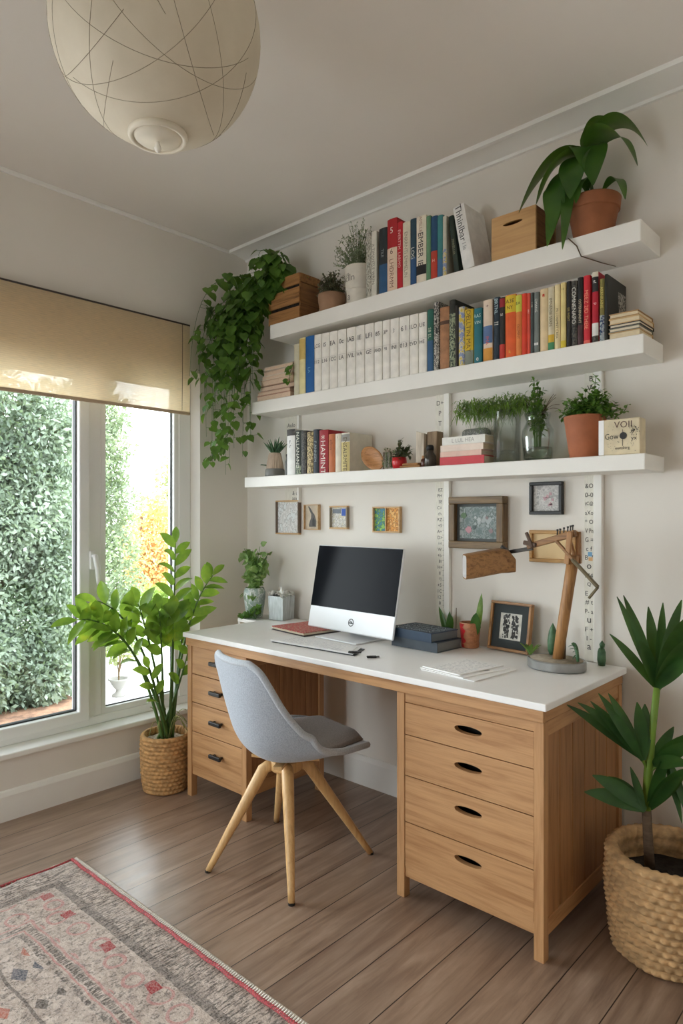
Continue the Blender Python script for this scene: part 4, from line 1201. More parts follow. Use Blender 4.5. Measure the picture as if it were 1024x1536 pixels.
# white pot with airy plant
px, py = .945, -.105
pt = empty('potted_plant', (px, py, Z1), label='white cylindrical pot with faint grey lettering and a wispy grey-green plant on the topmost shelf', cat='potted plant')
wp = plain('white_distressed_pot', (226, 220, 208), .7, var=.05, scale=16)
po = MB().lathe([(.055, .001), (.060, .004), (.062, .075), (.067, .078), (.072, .18), (.070, .186), (.062, .182), (.06, .16), (0, .16)], (px, py, Z1), 36).build('pot', wp, pt, smooth=True, autos=40)
mb = MB()
for s, z, w, h in (('Aclln', .125, .07, .03), ('un', .14, .05, .014), ('a', .038, .02, .024)):
    vs, fs, ww, hh = text_geo(s); k = h/hh
    pts = []
    for vx, vy in vs:
        rr = .0712 if z > .08 else .0632
        an = -PI/2-.25+vx*k/rr
        pts.append((px+rr*math.cos(an), py+rr*math.sin(an), Z1+z+vy*k))
    mb.add(pts, fs)
mb.build('lettering', ink((140, 134, 124)), po)
stemleaf_bush((px-.02, py, Z1+.16), 80, (.14, .07), .27, .011, .005, M['sage'], M['sage'], pt, per=22, zmin=.45)

# bamboo box
bx0, bx1 = 1.686, 1.868
bx = empty('wooden_box', ((bx0+bx1)/2, -.105, Z1), label='plain light wooden storage box with an oval grip hole on the topmost shelf', cat='box')
zt = Z1+.168
inn = [( .5*(bx0+bx1)-.002+.040*math.cos(2*PI*i/20), Z1+.128+.0075*math.sin(2*PI*i/20)) for i in range(20)]
MB().ringprism(rect_loop(inn, bx0, bx1, Z1+.0005, zt), inn, (0, -.188, 0), (1, 0, 0), (0, 0, 1), -.010).build('front_board', M['ply'], bx)
MB().box(bx0, bx1, -.03, -.02, Z1+.0005, zt).build('back_board', M['ply'], bx)
MB().box(bx0, bx0+.01, -.1775, -.0305, Z1+.0005, zt).build('side_board', M['crate_y'], bx)
MB().box(bx1-.01, bx1, -.1775, -.0305, Z1+.0005, zt).build('side_board', M['crate_y'], bx)
MB().box(bx0+.0105, bx1-.0105, -.1775, -.0305, Z1+.0005, Z1+.008).build('bottom_board', M['ply'], bx)
MB().box(bx0+.0105, bx1-.0105, -.1775, -.0305, zt-.009, zt-.001).build('lid', M['ply'], bx)

# terracotta pot with large drooping leaves
px, py = 2.048, -.105
pt = empty('potted_plant', (px, py, Z1), label='terracotta pot with big drooping dark leaves at the right end of the topmost shelf', cat='potted plant')
MB().lathe([(.060, .001), (.064, .004), (.084, .108), (.090, .110), (.094, .148), (.091, .152), (.084, .148), (.080, .13), (0, .13)], (px, py, Z1), 40).build('pot', M['terracotta_dark'], pt, smooth=True, autos=35)
MB().lathe([(.080, .130), (.05, .136), (0, .138)], (px, py, Z1), 24).build('soil', M['soil'], pt, smooth=True)
st = MB()
crown = V((2.035, -.135, Z1+.31))
st.tube(bez((px, py, Z1+.15), (px+.0, py-.03, Z1+.24), crown, 8), [.006]*5+[.005]*4, 8)
st.tube(bez((px, py, Z1+.15), (px-.03, py-.05, Z1+.22), (1.985, -.165, Z1+.27), 8), .004, 8)
st.build('stem', plain('plant_stem', (70, 96, 46), .6), pt, smooth=True)
def arch_leaf(p0, p1, p2, W, name='leaf', mat='philo', n=10, power=1.0, roll=0, fold=.16):
    """leaf whose midrib is a quadratic curve"""
    pts = bez(p0, p1, p2, n); vs = []
    mb = MB()
    for i, p in enumerate(pts):
        t = i/n
        tan = (pts[min(i+1, n)]-pts[max(i-1, 0)]).normalized()
        sd = tan.cross(V((0, 0, 1)))
        if sd.length < .25: sd = sd+V((.6, -.75, 0)).cross(tan)*-.5
        if sd.length < .05: sd = V((.7, .7, 0))
        sd.normalize()
        if i and sd.dot(last) < 0: sd = -sd
        last = sd.copy()
        if roll: sd = Matrix.Rotation(roll, 3, tan) @ sd
        nr = sd.cross(tan).normalized()
        if nr.z < 0: nr = -nr
        w = W*.5*math.sin(PI*min(max(t, .015), .993)**power)**.75
        vs += [p-sd*w+nr*w*fold, p, p+sd*w+nr*w*fold]
    fs = []
    for i in range(n):
        a = i*3; b = a+3
        fs += [(a, a+1, b+1, b), (a+1, a+2, b+2, b+1)]
    mb.add(vs, fs)
    return mb.build(name, M[mat], pt_root[0], smooth=True, sub=1)
pt_root = [pt]
c = crown
for p1, p2, W in [((1.93, -.19, Z1+.37), (1.822, -.23, Z1+.135), .115), ((1.96, -.23, Z1+.32), (1.895, -.24, Z1+.14), .12),
                  ((2.02, -.24, Z1+.29), (2.02, -.24, Z1+.12), .11), ((2.07, -.22, Z1+.35), (2.085, -.20, Z1+.16), .13),
                  ((2.14, -.17, Z1+.42), (2.222, -.17, Z1+.19), .15), ((2.13, -.12, Z1+.49), (2.232, -.10, Z1+.28), .12), ((2.03, -.14, Z1+.46), (2.13, -.12, Z1+.40), .07)]:
    arch_leaf(c, p1, p2, W, power=.85)
c = V((1.985, -.165, Z1+.27))
for p1, p2, W in [((1.95, -.23, Z1+.24), (1.955, -.245, Z1+.02), .09), ((1.975, -.225, Z1+.22), (1.935, -.236, Z1-.02), .075), ((2.01, -.22, Z1+.18), (1.99, -.233, Z1-.045), .045)]:
    arch_leaf(c, p1, p2, W, power=.85)
arch_leaf((px+.03, py, Z1+.17), (2.15, -.13, Z1+.25), (2.175, -.15, Z1+.10), .05)
arch_leaf((px-.01, py-.03, Z1+.17), (2.05, -.2, Z1+.26), (2.03, -.215, Z1+.11), .06)
tn = MB(); tn.tube([(2.0, -.206, Z1+.0), (2.03, -.206, Z1-.035), (2.045, -.205, Z1-.074), (2.075, -.10, Z1-.075), (2.10, -.03, Z1-.0748)], [.0022, .0022, .002, .0018, .0012], 6)
tn.build('hanging_tendril', M['twig'], pt, smooth=True)

# leaf sprig caught in the paper pile
sg = empty('leaf_sprig', (.578, -.2, Z2+.12), label='bright green leaf sprig poking out beside the paper pile', cat='sprig')
mb = MB()
for i in range(9): mb.heart((.560+rnd(-.022, .022), -.198+rnd(-.004, .004), Z2+.115+rnd(-.045, .045)), V((rnd(-.6, .6), -.3, rnd(-.5, .6))), .028, .028, (.2, -1, .3))
mb.build('leaves', M['herb'], sg, smooth=True)
MB().tube([(.585, -.150, Z2+.17), (.575, -.186, Z2+.16), (.562, -.195, Z2+.11), (.56, -.196, Z2+.07)], .0015, 5).build('stem', M['zz_stem'], sg)

# ------------------------------------------------------------------ things on the lowest shelf
def rosette(c, n, Lmax, W, root, mat='succ', up=1.0, name='leaf'):
    for i in range(n):
        a = i*2.4; k = 1-i/n
        d = V((math.cos(a)*(.35+.75*(1-k)), math.sin(a)*(.35+.75*(1-k)), up)).normalized()
        mb = MB(); Ln = Lmax*rnd(.75, 1)
        b = V(c); 
        pts = [b+d*(Ln*t) for t in (0, .25, .5, .75, 1)]
        mb.tube(pts, [W*.35, W*.5, W*.42, W*.26, W*.04], 8)
        mb.build(name, M[mat], root, smooth=True)
px, py = .375, -.125
sc = empty('potted_succulent', (px, py, Z3), label='spiky succulent in a ribbed beige vase with grey foot, left on the lowest shelf', cat='potted plant')
ribm = plain('ribbed_beige_clay', (196, 176, 156), .8, var=.15, scale=50, stretch=(1, 1, .15))
MB().lathe([(.050, .001), (.052, .004), (.050, .036), (.046, .042), (.0, .042)], (px, py, Z3), 28).build('foot', plain('grey_foot', (120, 120, 116), .5, var=.1), sc, smooth=True, autos=40)
mb = MB(); prf = [(.046, .0425), (.043, .07), (.035, .11), (.031, .125), (.027, .125), (.027, .11), (0, .11)]
mb.lathe(prf, (px, py, Z3), 60)
for i, v in enumerate(mb.v):
    if (i % 60) % 2: v.x = px+(v.x-px)*.95; v.y = py+(v.y-py)*.95
mb.build('vase', ribm, sc)
rosette((px, py, Z3+.112), 17, .105, .014, sc)
for a, l in ((2.9, .09), (3.5, .07)):
    mb = MB(); mb.leaf((px-.03, py, Z3+.05), (math.cos(a), math.sin(a)*.6-.2, .45), l, .03, .2, 6); mb.build('low_leaf', M['succ'], sc, smooth=True)
tb = empty('small_bottle', (.497, -.13, Z3), label='slim dark grey bottle between the succulent and the white book', cat='bottle')
MB().lathe([(.011, .001), (.012, .004), (.012, .07), (.006, .085), (.006, .098), (0, .098)], (.497, -.15, Z3), 20).build('body', plain('smoke_grey', (84, 86, 84), .3), tb, smooth=True)
MB().lathe([(.007, .0985), (.007, .11), (0, .11)], (.497, -.15, Z3), 16).build('stopper', M['darkmetal'], tb)
# leaning wooden dish
wd = empty('wooden_dish', (1.045, -.125, Z3), label='oval grained wooden dish leaning against the last book on the lowest shelf', cat='dish')
mb = MB()
mb.lathe([(0, -.014), (.045, -.013), (.066, -.004), (.073, .008), (.069, .012), (.05, .003), (0, .0)], (0, 0, 0), 40, 1.0, .62)
RM = Matrix.Translation((1.045, -.128, Z3+.074)) @ Matrix.Rotation(math.radians(38), 4, 'Y') @ Matrix.Rotation(math.radians(78), 4, 'X')
mb.v = [RM @ v for v in mb.v]
zm = min(v.z for v in mb.v); mb.v = [v+V((0, 0, Z3+.0008-zm)) for v in mb.v]
mb.build('bowl', wood('dish_wood', (206, 150, 98), (150, 98, 56), 0, 2.2, .5), wd, smooth=True)
MB().tube([(1.075, -.09, Z3+.0005), (1.072, -.085, Z3+.085)], .004, 8).build('prop_peg', M['crate_y'], wd)
# little glass tubes with sprigs
for x, lab in ((1.133, 'small clear glass tube of sprigs beside the wooden dish'), (1.158, 'second clear glass tube of sprigs, next to the little red pot')):
    t = empty('glass_tube', (x, -.15, Z3), label=lab, cat='glass tube', group='small glass tubes on the lowest shelf')
    MB().lathe([(0, .001), (.010, .001), (.011, .005), (.011, .075), (.012, .078), (.010, .078), (.0095, .006), (0, .005)], (x, -.15, Z3), 20).build('tube', M['vase_glass'], t, smooth=True)
    stemleaf_bush((x, -.15, Z3+.01), 5, (.02, .02), .125, .014, .007, M['sage'], M['zz_stem'], t, per=5, name='leaves')
px, py = 1.208, -.145
t = empty('potted_plant', (px, py, Z3), label='tiny red pot with dark leafy sprigs on the lowest shelf', cat='potted plant')
MB().lathe([(.022, .001), (.028, .004), (.033, .03), (.031, .05), (.027, .05), (.026, .042), (0, .042)], (px, py, Z3), 28).build('pot', plain('red_glaze', (196, 38, 44), .3, var=.06), t, smooth=True)
stemleaf_bush((px, py, Z3+.042), 26, (.062, .04), .10, .026, .016, leafmat('dark_small_leaf', (52, 66, 42), (92, 100, 70), 40, .1), M['twig'], t, per=5)
bk = empty('bark_piece', (1.285, -.155, Z3), label='flat piece of rough brown bark lying by the white wood block', cat='bark')
mb = MB(); mb.box(1.238, 1.345, -.185, -.155, Z3+.0005, Z3+.010); mb.box(1.25, 1.335, -.183, -.157, Z3+.010, Z3+.020)
mb.build('slab', M['crate'], bk, bevel=.004)
wb = MB(); wb.box(1.300, 1.342, -.150, -.110, Z3+.0005, Z3+.150)
for i, v in enumerate(wb.v):
    if v.z > Z3+.1: v.x += (-.004, .003, -.002, .004, 0, 0, 0, 0)[i % 8]; v.z += (.008, -.004, .004, -.008)[i % 4]
tag(wb.build('driftwood_block', M['driftwood'], None, bevel=.003), 'upright whitewashed driftwood block on the lowest shelf', 'wood block')
o = MB().box(1.346, 1.398, -.135, -.085, Z3+.0005, Z3+.152).build('driftwood_block', wood('brown_drift', (160, 138, 112), (104, 84, 64), 2, 2, .8), None, bevel=.004)
tag(o, 'grey-brown weathered wood block behind the dark glass jar on the lowest shelf', 'wood block')
t = empty('dark_jar', (1.385, -.165, Z3), label='small dark smoked glass jar before the brown wood block', cat='jar')
MB().lathe([(.020, .001), (.024, .004), (.025, .045), (.014, .062), (.014, .07), (0, .07)], (1.383, -.163, Z3), 24).build('body', plain('smoked_glass', (62, 56, 50), .15), t, smooth=True)
MB().lathe([(.0155, .0705), (.0155, .085), (.010, .092), (0, .092)], (1.383, -.163, Z3), 20).build('lid', M['black'], t, smooth=True)
t = empty('dark_jar', (1.350, -.165, Z3), label='tiny brown jar with a cork between bark and smoked jar', cat='jar')
MB().lathe([(.010, .001), (.012, .003), (.012, .03), (.008, .036), (0, .036)], (1.354, -.168, Z3), 18).build('body', plain('brown_glass', (92, 52, 40), .2), t, smooth=True)
MB().lathe([(.0085, .0365), (.0085, .048), (0, .048)], (1.354, -.168, Z3), 14).build('cork', M['lampwood'], t)
# speckled stone
mb = MB(); mb.box(1.475, 1.60, -.08, -.025, Z3+.0005, Z3+.158)
o = mb.build('speckled_stone', pattern('speckle', [(54, 56, 56), (150, 150, 146), (40, 42, 42), (176, 176, 170)], 190), None, bevel=.022, seg=4)
tag(o, 'dark speckled rounded stone block standing behind the flat white book', 'stone')
# glass cylinder vase with grassy plant
px, py = 1.712, -.115
t = empty('glass_vase', (px, py, Z3), label='tall clear glass cylinder vase holding a grassy green plant on the lowest shelf', cat='vase')
MB().lathe([(0, .001), (.050, .001), (.052, .004), (.052, .20), (.050, .202), (.0475, .198), (.0475, .010), (0, .008)], (px, py, Z3), 40).build('cylinder', M['vase_glass'], t, smooth=True)
MB().lathe([(.046, .012), (.044, .03), (.03, .048), (0, .054)], (px, py, Z3), 28).build('glass_pebble', M['vase_glass'], t, smooth=True)
gp = empty('grassy_plant', (px-.06, py, Z3+.2), label='wide mat of grassy green leaves hanging over the glass cylinder vase', cat='plant')
a = MB(); s = MB()
for i in range(520):
    x = rnd(1.50, 1.80); y = -.11+rnd(-.055, .045)
    p = V((x*.35+.65*px-.02, py, Z3+.19)); q = V((x, y, Z3+.235+rnd(-.03, .022)))
    if i % 4 == 0: s.tube(bez(p, (q.x*.6+p.x*.4, q.y, q.z+.015), q, 4), .001, 4, cap=False)
    for k in range(3):
        a.leaf(q+V((rnd(-.01, .01), rnd(-.01, .01), rnd(-.008, .008))), (rnd(-.6, .6), rnd(-.7, .4), rnd(-.3, .8)), rnd(.018, .04), .0045, rnd(.4, 1.3), 3, .1)
a.build('leaves', M['grassleaf'], gp, smooth=True)
for i in range(60):
    x = rnd(1.52, 1.74); z = Z3+.2
    s.tube([(x, -.11+rnd(-.04, .03), z), (x+rnd(-.008, .008), -.11+rnd(-.05, .03), z-rnd(.03, .09))], [.0008, .0004], 4, cap=False)
s.build('stems', plain('root_green', (134, 150, 110), .7), gp)
# round glass jar with cress-like herb
px, py = 1.815, -.115
px = 1.84
t = empty('glass_jar', (px, py, Z3), label='round-bodied clear glass jar with a wide neck, in front of the herb sprigs', cat='jar')
MB().lathe([(0, .001), (.048, .001), (.054, .006), (.056, .05), (.060, .09), (.058, .118), (.046, .142), (.042, .152), (.046, .164), (.049, .182), (.047, .182), (.040, .152), (.044, .140), (.0555, .117), (.0575, .09), (.0535, .05), (.050, .010), (0, .008)], (px, py, Z3), 44).build('body', M['vase_glass'], t, smooth=True)
MB().lathe([(0, .009), (.0495, .009), (.0527, .05), (.052, .052), (0, .052)], (px, py, Z3), 40).build('water', glassmat('water', (214, 222, 212), .08), t, smooth=True)
t = empty('herb_sprigs', (px, py, Z3+.05), label='upright curly green herb sprigs standing in the round glass jar', cat='plant')
stemleaf_bush((px, py, Z3+.055), 34, (.040, .035), .295, .019, .011, M['herb'], M['zz_stem'], t, per=16, zmin=.62)
mb = MB()
for k in range(6):
    e = V((px+rnd(.05, .10), py+rnd(-.03, .02), Z3+rnd(.17, .25))); mb.tube(bez((px, py, Z3+.15), (px+.04, py, Z3+.22), e, 6), .0009, 4)
    e = V((px-rnd(.02, .07), py+rnd(-.03, .02), Z3+rnd(.19, .24))); mb.tube(bez((px, py, Z3+.15), (px-.03, py, Z3+.22), e, 6), .0009, 4)
mb.build('bare_twigs', M['twig'], t)
# terracotta pot with herb
px, py = 2.022, -.115
t = empty('potted_herb', (px, py, Z3), label='bright terracotta pot of bushy green herb beside the cream printed block', cat='potted plant')
MB().lathe([(.050, .001), (.053, .003), (.054, .016), (.0555, .018), (.073, .145), (.074, .150), (.071, .152), (.067, .146), (.066, .13), (0, .13)], (px, py, Z3), 40).build('pot', M['terracotta'], t, smooth=True, autos=35)
MB().lathe([(.066, .131), (.03, .138), (0, .139)], (px, py, Z3), 24).build('soil', M['soil'], t, smooth=True)
stemleaf_bush((px+.01, py, Z3+.135), 120, (.115, .06), .125, .020, .013, M['herb'], M['zz_stem'], t, per=12, zmin=.25)
for (x, z, n) in ((2.055, .29, 22), (2.165, .18, 12)):
    mb = MB(); s = MB()
    tip = V((x, -.1, Z3+z)); p = bez((px+.02, py, Z3+.14), (x-.01, -.105, Z3+z*.7), tip, 8); s.tube(p, .0012, 5)
    for k in range(n): 
        q = p[4+k % 5]; mb.leaf(q, rdir(.3), .022, .014, .2, 3)
    so = s.build('tall_stem', M['zz_stem'], t); mb.build('sprig_leaves', M['herb'], so, smooth=True)
# printed cream block
bx0, bx1 = 2.100, 2.222
t = empty('printed_block', (2.16, -.15, Z3), label='cream printed block with ornate lettering at the right end of the lowest shelf', cat='ornament')
crm = plain('aged_cream', (222, 208, 176), .8, var=.08, scale=14)
MB().box(2.100, 2.236, -.185, -.13, Z3+.0005, Z3+.122).build('block', crm, t, bevel=.004)
MB().box(2.0985, 2.1165, -.1862, -.1852, Z3+.002, Z3+.121).build('pale_edge_strip', M['paper'], t)
mb = MB(); mb.text('VOII', (2.180, -.1858, Z3+.102), (1, 0, 0), (0, 0, 1), .022, .06); mb.build('title_lettering', inkbrown, t)
mb = MB()
mb.text('Gow', (2.143, -.1858, Z3+.064), (1, 0, 0), (0, 0, 1), .02, .045); mb.text('euntlnrg', (2.178, -.1858, Z3+.022), (1, 0, 0), (0, 0, 1), .013, .09)
mb.text('yx', (2.216, -.1858, Z3+.05), (1, 0, 0), (0, 0, 1), .014, .03)
mb.box(2.178, 2.1795, -.186, -.1852, Z3+.03, Z3+.085)
mb.prism([(.012*math.cos(2*PI*i/20), .012*math.sin(2*PI*i/20)) for i in range(20)], (2.181, -.1855, Z3+.064), (1, 0, 0), (0, 0, 1), .0006)
for i in range(46):
    a = rnd(0, 6.28); r_ = rnd(.0, .018)
    c = V((2.214+r_*math.cos(a), -.1858, Z3+.080+r_*math.sin(a)*1.1)); mb.rhomb(c, (rnd(-1, 1), 0, rnd(-1, 1)), rnd(.003, .008), rnd(.0015, .003), (0, -1, 0))
for i in range(60):
    c = V((rnd(2.130, 2.222), -.1858, Z3+rnd(.012, .10))); mb.rhomb(c, (rnd(-1, 1), 0, rnd(-1, 1)), rnd(.002, .004), rnd(.0008, .0016), (0, -1, 0))
mb.build('ornament_print', inkdark, t)

# ------------------------------------------------------------------ things on the desk
DZ = .7605
# corner planter
t = empty('corner_stand', (.262, -.115, 0), label='small white stand tucked between the window wall and the desk', cat='stand')
MB().box(.185, .334, -.22, -.024, .742, DZ).build('stand_top', M['gloss_white'], t, bevel=.002)
for x in (.195, .324):
    for y in (-.21, -.034): MB().beam((x, y, 0), (x, y, .742), .016, .016, (0, 1, 0)).build('leg', M['gloss_white'], t)
px, py = .235, -.145
t = empty('potted_plant', (px, py, DZ), label='variegated leafy plant in a pale mottled vase in the room corner beside the desk', cat='potted plant')
ms = pattern('mottled_vase', [(206, 216, 214), (158, 178, 170), (222, 228, 226), (140, 160, 140)], 26, (1, 1, .7), .25)
MB().lathe([(.034, .001), (.042, .004), (.050, .05), (.058, .11), (.058, .138), (.050, .160), (.047, .160), (.050, .138), (.03, .1), (0, .1)], (px, py, DZ), 36).build('vase', ms, t, smooth=True)
s = MB(); lf = MB()
for i in range(34):
    an = rnd(0, 6.28); rr = rnd(.01, .10); zt = DZ+.17+rnd(.05, .27)*(1-rr*3.6)
    if i < 6: zt = DZ+.22+.032*i; rr = .03
    e = V((px+.01+math.cos(an)*rr, py+math.sin(an)*rr*.8, zt))
    p = bez((px, py, DZ+.12), (px+.01, py, (zt+DZ+.14)/2+.02), e, 6); s.tube(p, .0014, 5, cap=False)
    for k in range(7):
        q = p[2+k % 5]; o = rdir(.1)
        lf.heart(q+o*.012, (o.x, o.y, o.z-.3), rnd(.03, .048), rnd(.028, .042), (.4+o.x, -.8+o.y, .5))
for i in range(7):
    an = rnd(-2.6, .6); o = V((math.cos(an), math.sin(an), rnd(-.9, -.1)))
    q = V((px, py, DZ+.165))+o*rnd(.03, .06); lf.heart(q, (o.x, o.y, -.8), .036, .034, (o.x, o.y, .6))
s.build('stems', M['zz_stem'], t); lf.build('leaves', M['pothos'], t, smooth=True)
t = empty('trailing_sprig', (.28, -.19, DZ), label='bright creeping sprig spilling along the white stand at the vase foot', cat='plant')
lf = MB(); s = MB()
for i in range(75):
    k = R.random(); p = V((.315-.12*k+rnd(-.02, .015), -.175-.03*k+rnd(-.02, .02), DZ+.012+.085*(1-k)**2*rnd(.2, .8)))
    lf.heart(p, rdir(.3), rnd(.018, .03), .022, (.3, -.6, .8))
    if i % 4 == 0: s.tube([(.30, -.19, DZ+.004), p], .001, 4, cap=False)
lf.build('leaves', M['herb'], t, smooth=True); s.build('stems', M['zz_stem'], t)
# zinc planter
px, py = .390, -.092
t = empty('zinc_planter', (px, py, DZ), .0, label='square galvanised zinc planter with pale shell-like filling on the desk', cat='planter')
rz = Matrix.Translation((px, py, DZ)) @ Matrix.Rotation(math.radians(8), 4, 'Z')
mb = MB(); w = .050
vs = []
for z, k in ((0.001, .94), (.125, 1.0), (.125, .93), (.02, .88)):
    vs += [rz @ V((sx*w*k, sy*w*k, z)) for sx, sy in ((-1, -1), (1, -1), (1, 1), (-1, 1))]
fs = [(3, 2, 1, 0)]
for r in range(3): fs += [(r*4+i, r*4+(i+1) % 4, r*4+4+(i+1) % 4, r*4+4+i) for i in range(4)]
fs += [(12, 13, 14, 15)]
mb.add(vs, fs); mb.build('box', M['galv'], t, bevel=.002)
mb = MB()
for i in range(70):
    c = rz @ V((rnd(-.05, .05), rnd(-.05, .05), .122+rnd(0, .016)))
    d = rdir(.4); mb.leaf(c, d, rnd(.016, .034), rnd(.014, .026), rnd(-.4, .5), 4, .3)
mb.build('filling', plain('pale_petals', (226, 226, 220), .6, var=.1, scale=40), t, smooth=True)
# computer
cc = V((1.03, -.235, DZ)); ca = math.radians(-4)
t = empty('desktop_computer', tuple(cc), ca, label='all-in-one desktop computer with a dark screen and pale chin, standing on the desk', cat='computer')
tilt = Matrix.Translation((0, -.05, .028)) @ Matrix.Rotation(math.radians(-11), 4, 'X')
def tb(mb): mb.v = [tilt @ v for v in mb.v]; return mb
sw, shh = .268, .385
alu = plain('silver_aluminium', (226, 228, 231), .35, .15, var=.01)
mb = MB()
prof2 = [(-sw, 0), (sw, 0), (sw, shh), (-sw, shh)]
mb.prism(prof2, (0, 0, 0), (1, 0, 0), (0, 0, 1), -.012)
hs = tb(mb).build('housing', alu, t, bevel=.006, seg=3, local=True)
def screen_mat():
    m, nt, p, out = nodes('dark_glossy_screen')
    p.inputs['Base Color'].default_value = (*lin((16, 18, 24)), 1); p.inputs['Roughness'].default_value = .12; p.inputs['Specular IOR Level'].default_value = .05
    return m
mb = MB(); mb.box(-sw+.004, sw-.004, -.0012, -.0002, .098, shh-.004); tb(mb).build('screen', screen_mat(), t, bevel=.0004, local=True)
mb = MB()
mb.ringprism([(.017*math.cos(2*PI*i/28), .046+.017*math.sin(2*PI*i/28)) for i in range(28)], [(.0135*math.cos(2*PI*i/28), .046+.0135*math.sin(2*PI*i/28)) for i in range(28)], (.015, -.0008, 0), (1, 0, 0), (0, 0, 1), -.0006)
mb.box(.003, .027, -.0008, -.0002, .041, .046)
mb.box(.007, .012, -.0008, -.0002, .046, .054); mb.box(.016, .022, -.0008, -.0002, .046, .052)
tb(mb).build('emblem', ink((60, 62, 64)), hs, local=True)
mb = MB(); mb.prism([(-.13, 0), (.13, 0), (.13, .006), (-.13, .006)], (0, -.125, .0005), (1, 0, 0), (0, 0, 1), -.20)
mb.build('stand_foot', alu, t, bevel=.002, local=True)
mb = MB(); mb.beam((0, .05, .006), (0, .01, .20), .16, .008, (0, -1, 0)); mb.build('stand_neck', alu, t, bevel=.002, local=True)
# red notebook on a dark folder
nb = empty('notebook', (.735, -.225, DZ), math.radians(-8), label='red patterned notebook lying on the desk left of the papers', cat='notebook')
MB().box(-.125, .135, -.135, .105, .0005, .004).build('back_cover', ink((62, 54, 58)), nb, bevel=.001, local=True)
MB().box(-.125, .125, -.13, .10, .0045, .013).build('pages', M['pages'], nb, local=True)
MB().box(-.128, .128, -.134, .104, .0135, .018).build('front_cover', pattern('red_weave', [(170, 40, 52), (206, 96, 92), (156, 36, 46), (196, 150, 130)], 60, (1, 3, 1)), nb, bevel=.002, local=True)
# folder of papers
def sheets(root, poly_list, mat, names):
    for (pts, z0, z1), n in zip(poly_list, names):
        mb = MB(); mb.prism(pts, (0, 0, z0), (1, 0, 0), (0, 1, 0), z1-z0); mb.build(n, mat if n != 'mat_board' else ink((50, 52, 56)), root)
fo = empty('drawing_pad', (1.0, -.4, DZ), label='large white drawing pad with a dark backing sheet, on the desk before the computer', cat='drawing pad')
q = [(.818, -.553), (1.262, -.533), (1.20, -.435), (.80, -.445)]
q = [(.822, -.552), (1.275, -.530), (1.205, -.395), (.80, -.400)]
o = [(.835, -.558), (1.290, -.537), (1.235, -.41), (.83, -.41)]
MB().prism(o, (0, 0, DZ+.0004), (1, 0, 0), (0, 1, 0), .0018).build('backing_sheet', ink((48, 50, 54)), fo)
MB().prism(q, (0, 0, DZ+.0026), (1, 0, 0), (0, 1, 0), .0024).build('paper_sheet', M['paper'], fo)
q2 = [(.812, -.545), (1.255, -.525), (1.19, -.40), (.79, -.405)]
MB().prism(q2, (0, 0, DZ+.0053), (1, 0, 0), (0, 1, 0), .0014).build('paper_sheet', M['paper'], fo)
mb = MB()
for r in range(9):
    x = .86
    while x < 1.16:
        w = rnd(.01, .04); y = -.53+r*.0125+.045*(x-.86)
        mb.box(x, x+w, y, y+.0022, DZ+.0067, DZ+.0070); x += w+rnd(.006, .02)
mb.build('faint_writing', ink((196, 198, 204)), fo)
mk = empty('black_clip', (1.272, -.52, DZ), label='black clip gripping the corner of the drawing pad', cat='clip')
MB().beam((1.250, -.528, DZ+.0103), (1.292, -.497, DZ+.0103), .018, .006).build('jaw', M['black'], mk, bevel=.0025)
us = empty('usb_stick', (1.36, -.515, DZ), label='small flat black stick lying on the open worktop', cat='usb stick')
MB().beam((1.345, -.528, DZ+.004), (1.370, -.500, DZ+.004), .016, .007).build('body', M['black'], us, bevel=.002)
MB().beam((1.3705, -.4995, DZ+.004), (1.377, -.492, DZ+.004), .012, .004).build('plug', M['darkmetal'], us)
# two dark books
flatbook(1.262, 1.500, -.270, -.105, DZ+.0005, DZ+.040, plain('slate_cloth', (74, 82, 90), .7, var=.12), 'thick slate-grey book under the dark blue one on the desk', 'dark books on the desk', plain('grey_pages', (120, 122, 122), .9), rot=math.radians(-3), pageside='spine')
ub = flatbook(1.252, 1.490, -.280, -.115, DZ+.041, DZ+.078, plain('navy_cloth', (36, 56, 78), .6, var=.12), 'dark blue book with pale cover lettering, upper of the two on the desk', 'dark books on the desk', plain('grey_pages2', (104, 110, 114), .9), rot=math.radians(-7), pageside='spine')
mb = MB()
for r, s_ in enumerate(('VAEBULISIINE', 'CASEERNIIUS', 'TBUELLERAD', 'SANNEREIN')):
    mb.text(s_, (0, .055-r*.036, .0377), (1, 0, 0), (0, 1, 0), .026, .21)
mb.build('lettering', ink((170, 184, 192)), ub, local=True)
# red and wood cup with leaves
px, py = 1.525, -.080
cu = empty('wooden_cup', (px, py, DZ), label='turned wooden cup with a red painted side, between the dark books and the frame', cat='cup')
MB().lathe([(.032, .0005), (.036, .003), (.037, .02), (.0355, .022), (.039, .06), (.043, .10), (.042, .104), (.038, .104), (.033, .06), (.03, .01), (0, .01)], (px, py, DZ), 36).build('body', wood('cup_wood', (190, 128, 88), (140, 88, 56), 0, 2, .5), cu, smooth=True, autos=40)
mb = MB()
for a0, a1, z0, z1 in ((PI*.93, PI*1.42, .006, .1),):
    for i in range(12):
        pass
vs = []; nn = 14
for j in range(8):
    z = .004+.096*j/7
    rr = (.036 if z < .022 else .0362+(.043-.0362)*(z-.022)/.078)+.0009
    for i in range(nn+1):
        a = PI*.85+(PI*.62)*(i/nn)*(1-.1*math.sin(j*2.3))
        vs.append((px+rr*math.cos(a), py+rr*math.sin(a), DZ+z))
mb.add(vs, [(j*(nn+1)+i, j*(nn+1)+i+1, (j+1)*(nn+1)+i+1, (j+1)*(nn+1)+i) for j in range(7) for i in range(nn)])
mb.build('red_paint', plain('red_paint', (196, 40, 44), .5, var=.12, scale=60), cu, smooth=True)
lp = empty('leaf_cutting', (px+.03, py, DZ+.05), label='striped pointed leaf standing in the wooden cup', cat='plant')
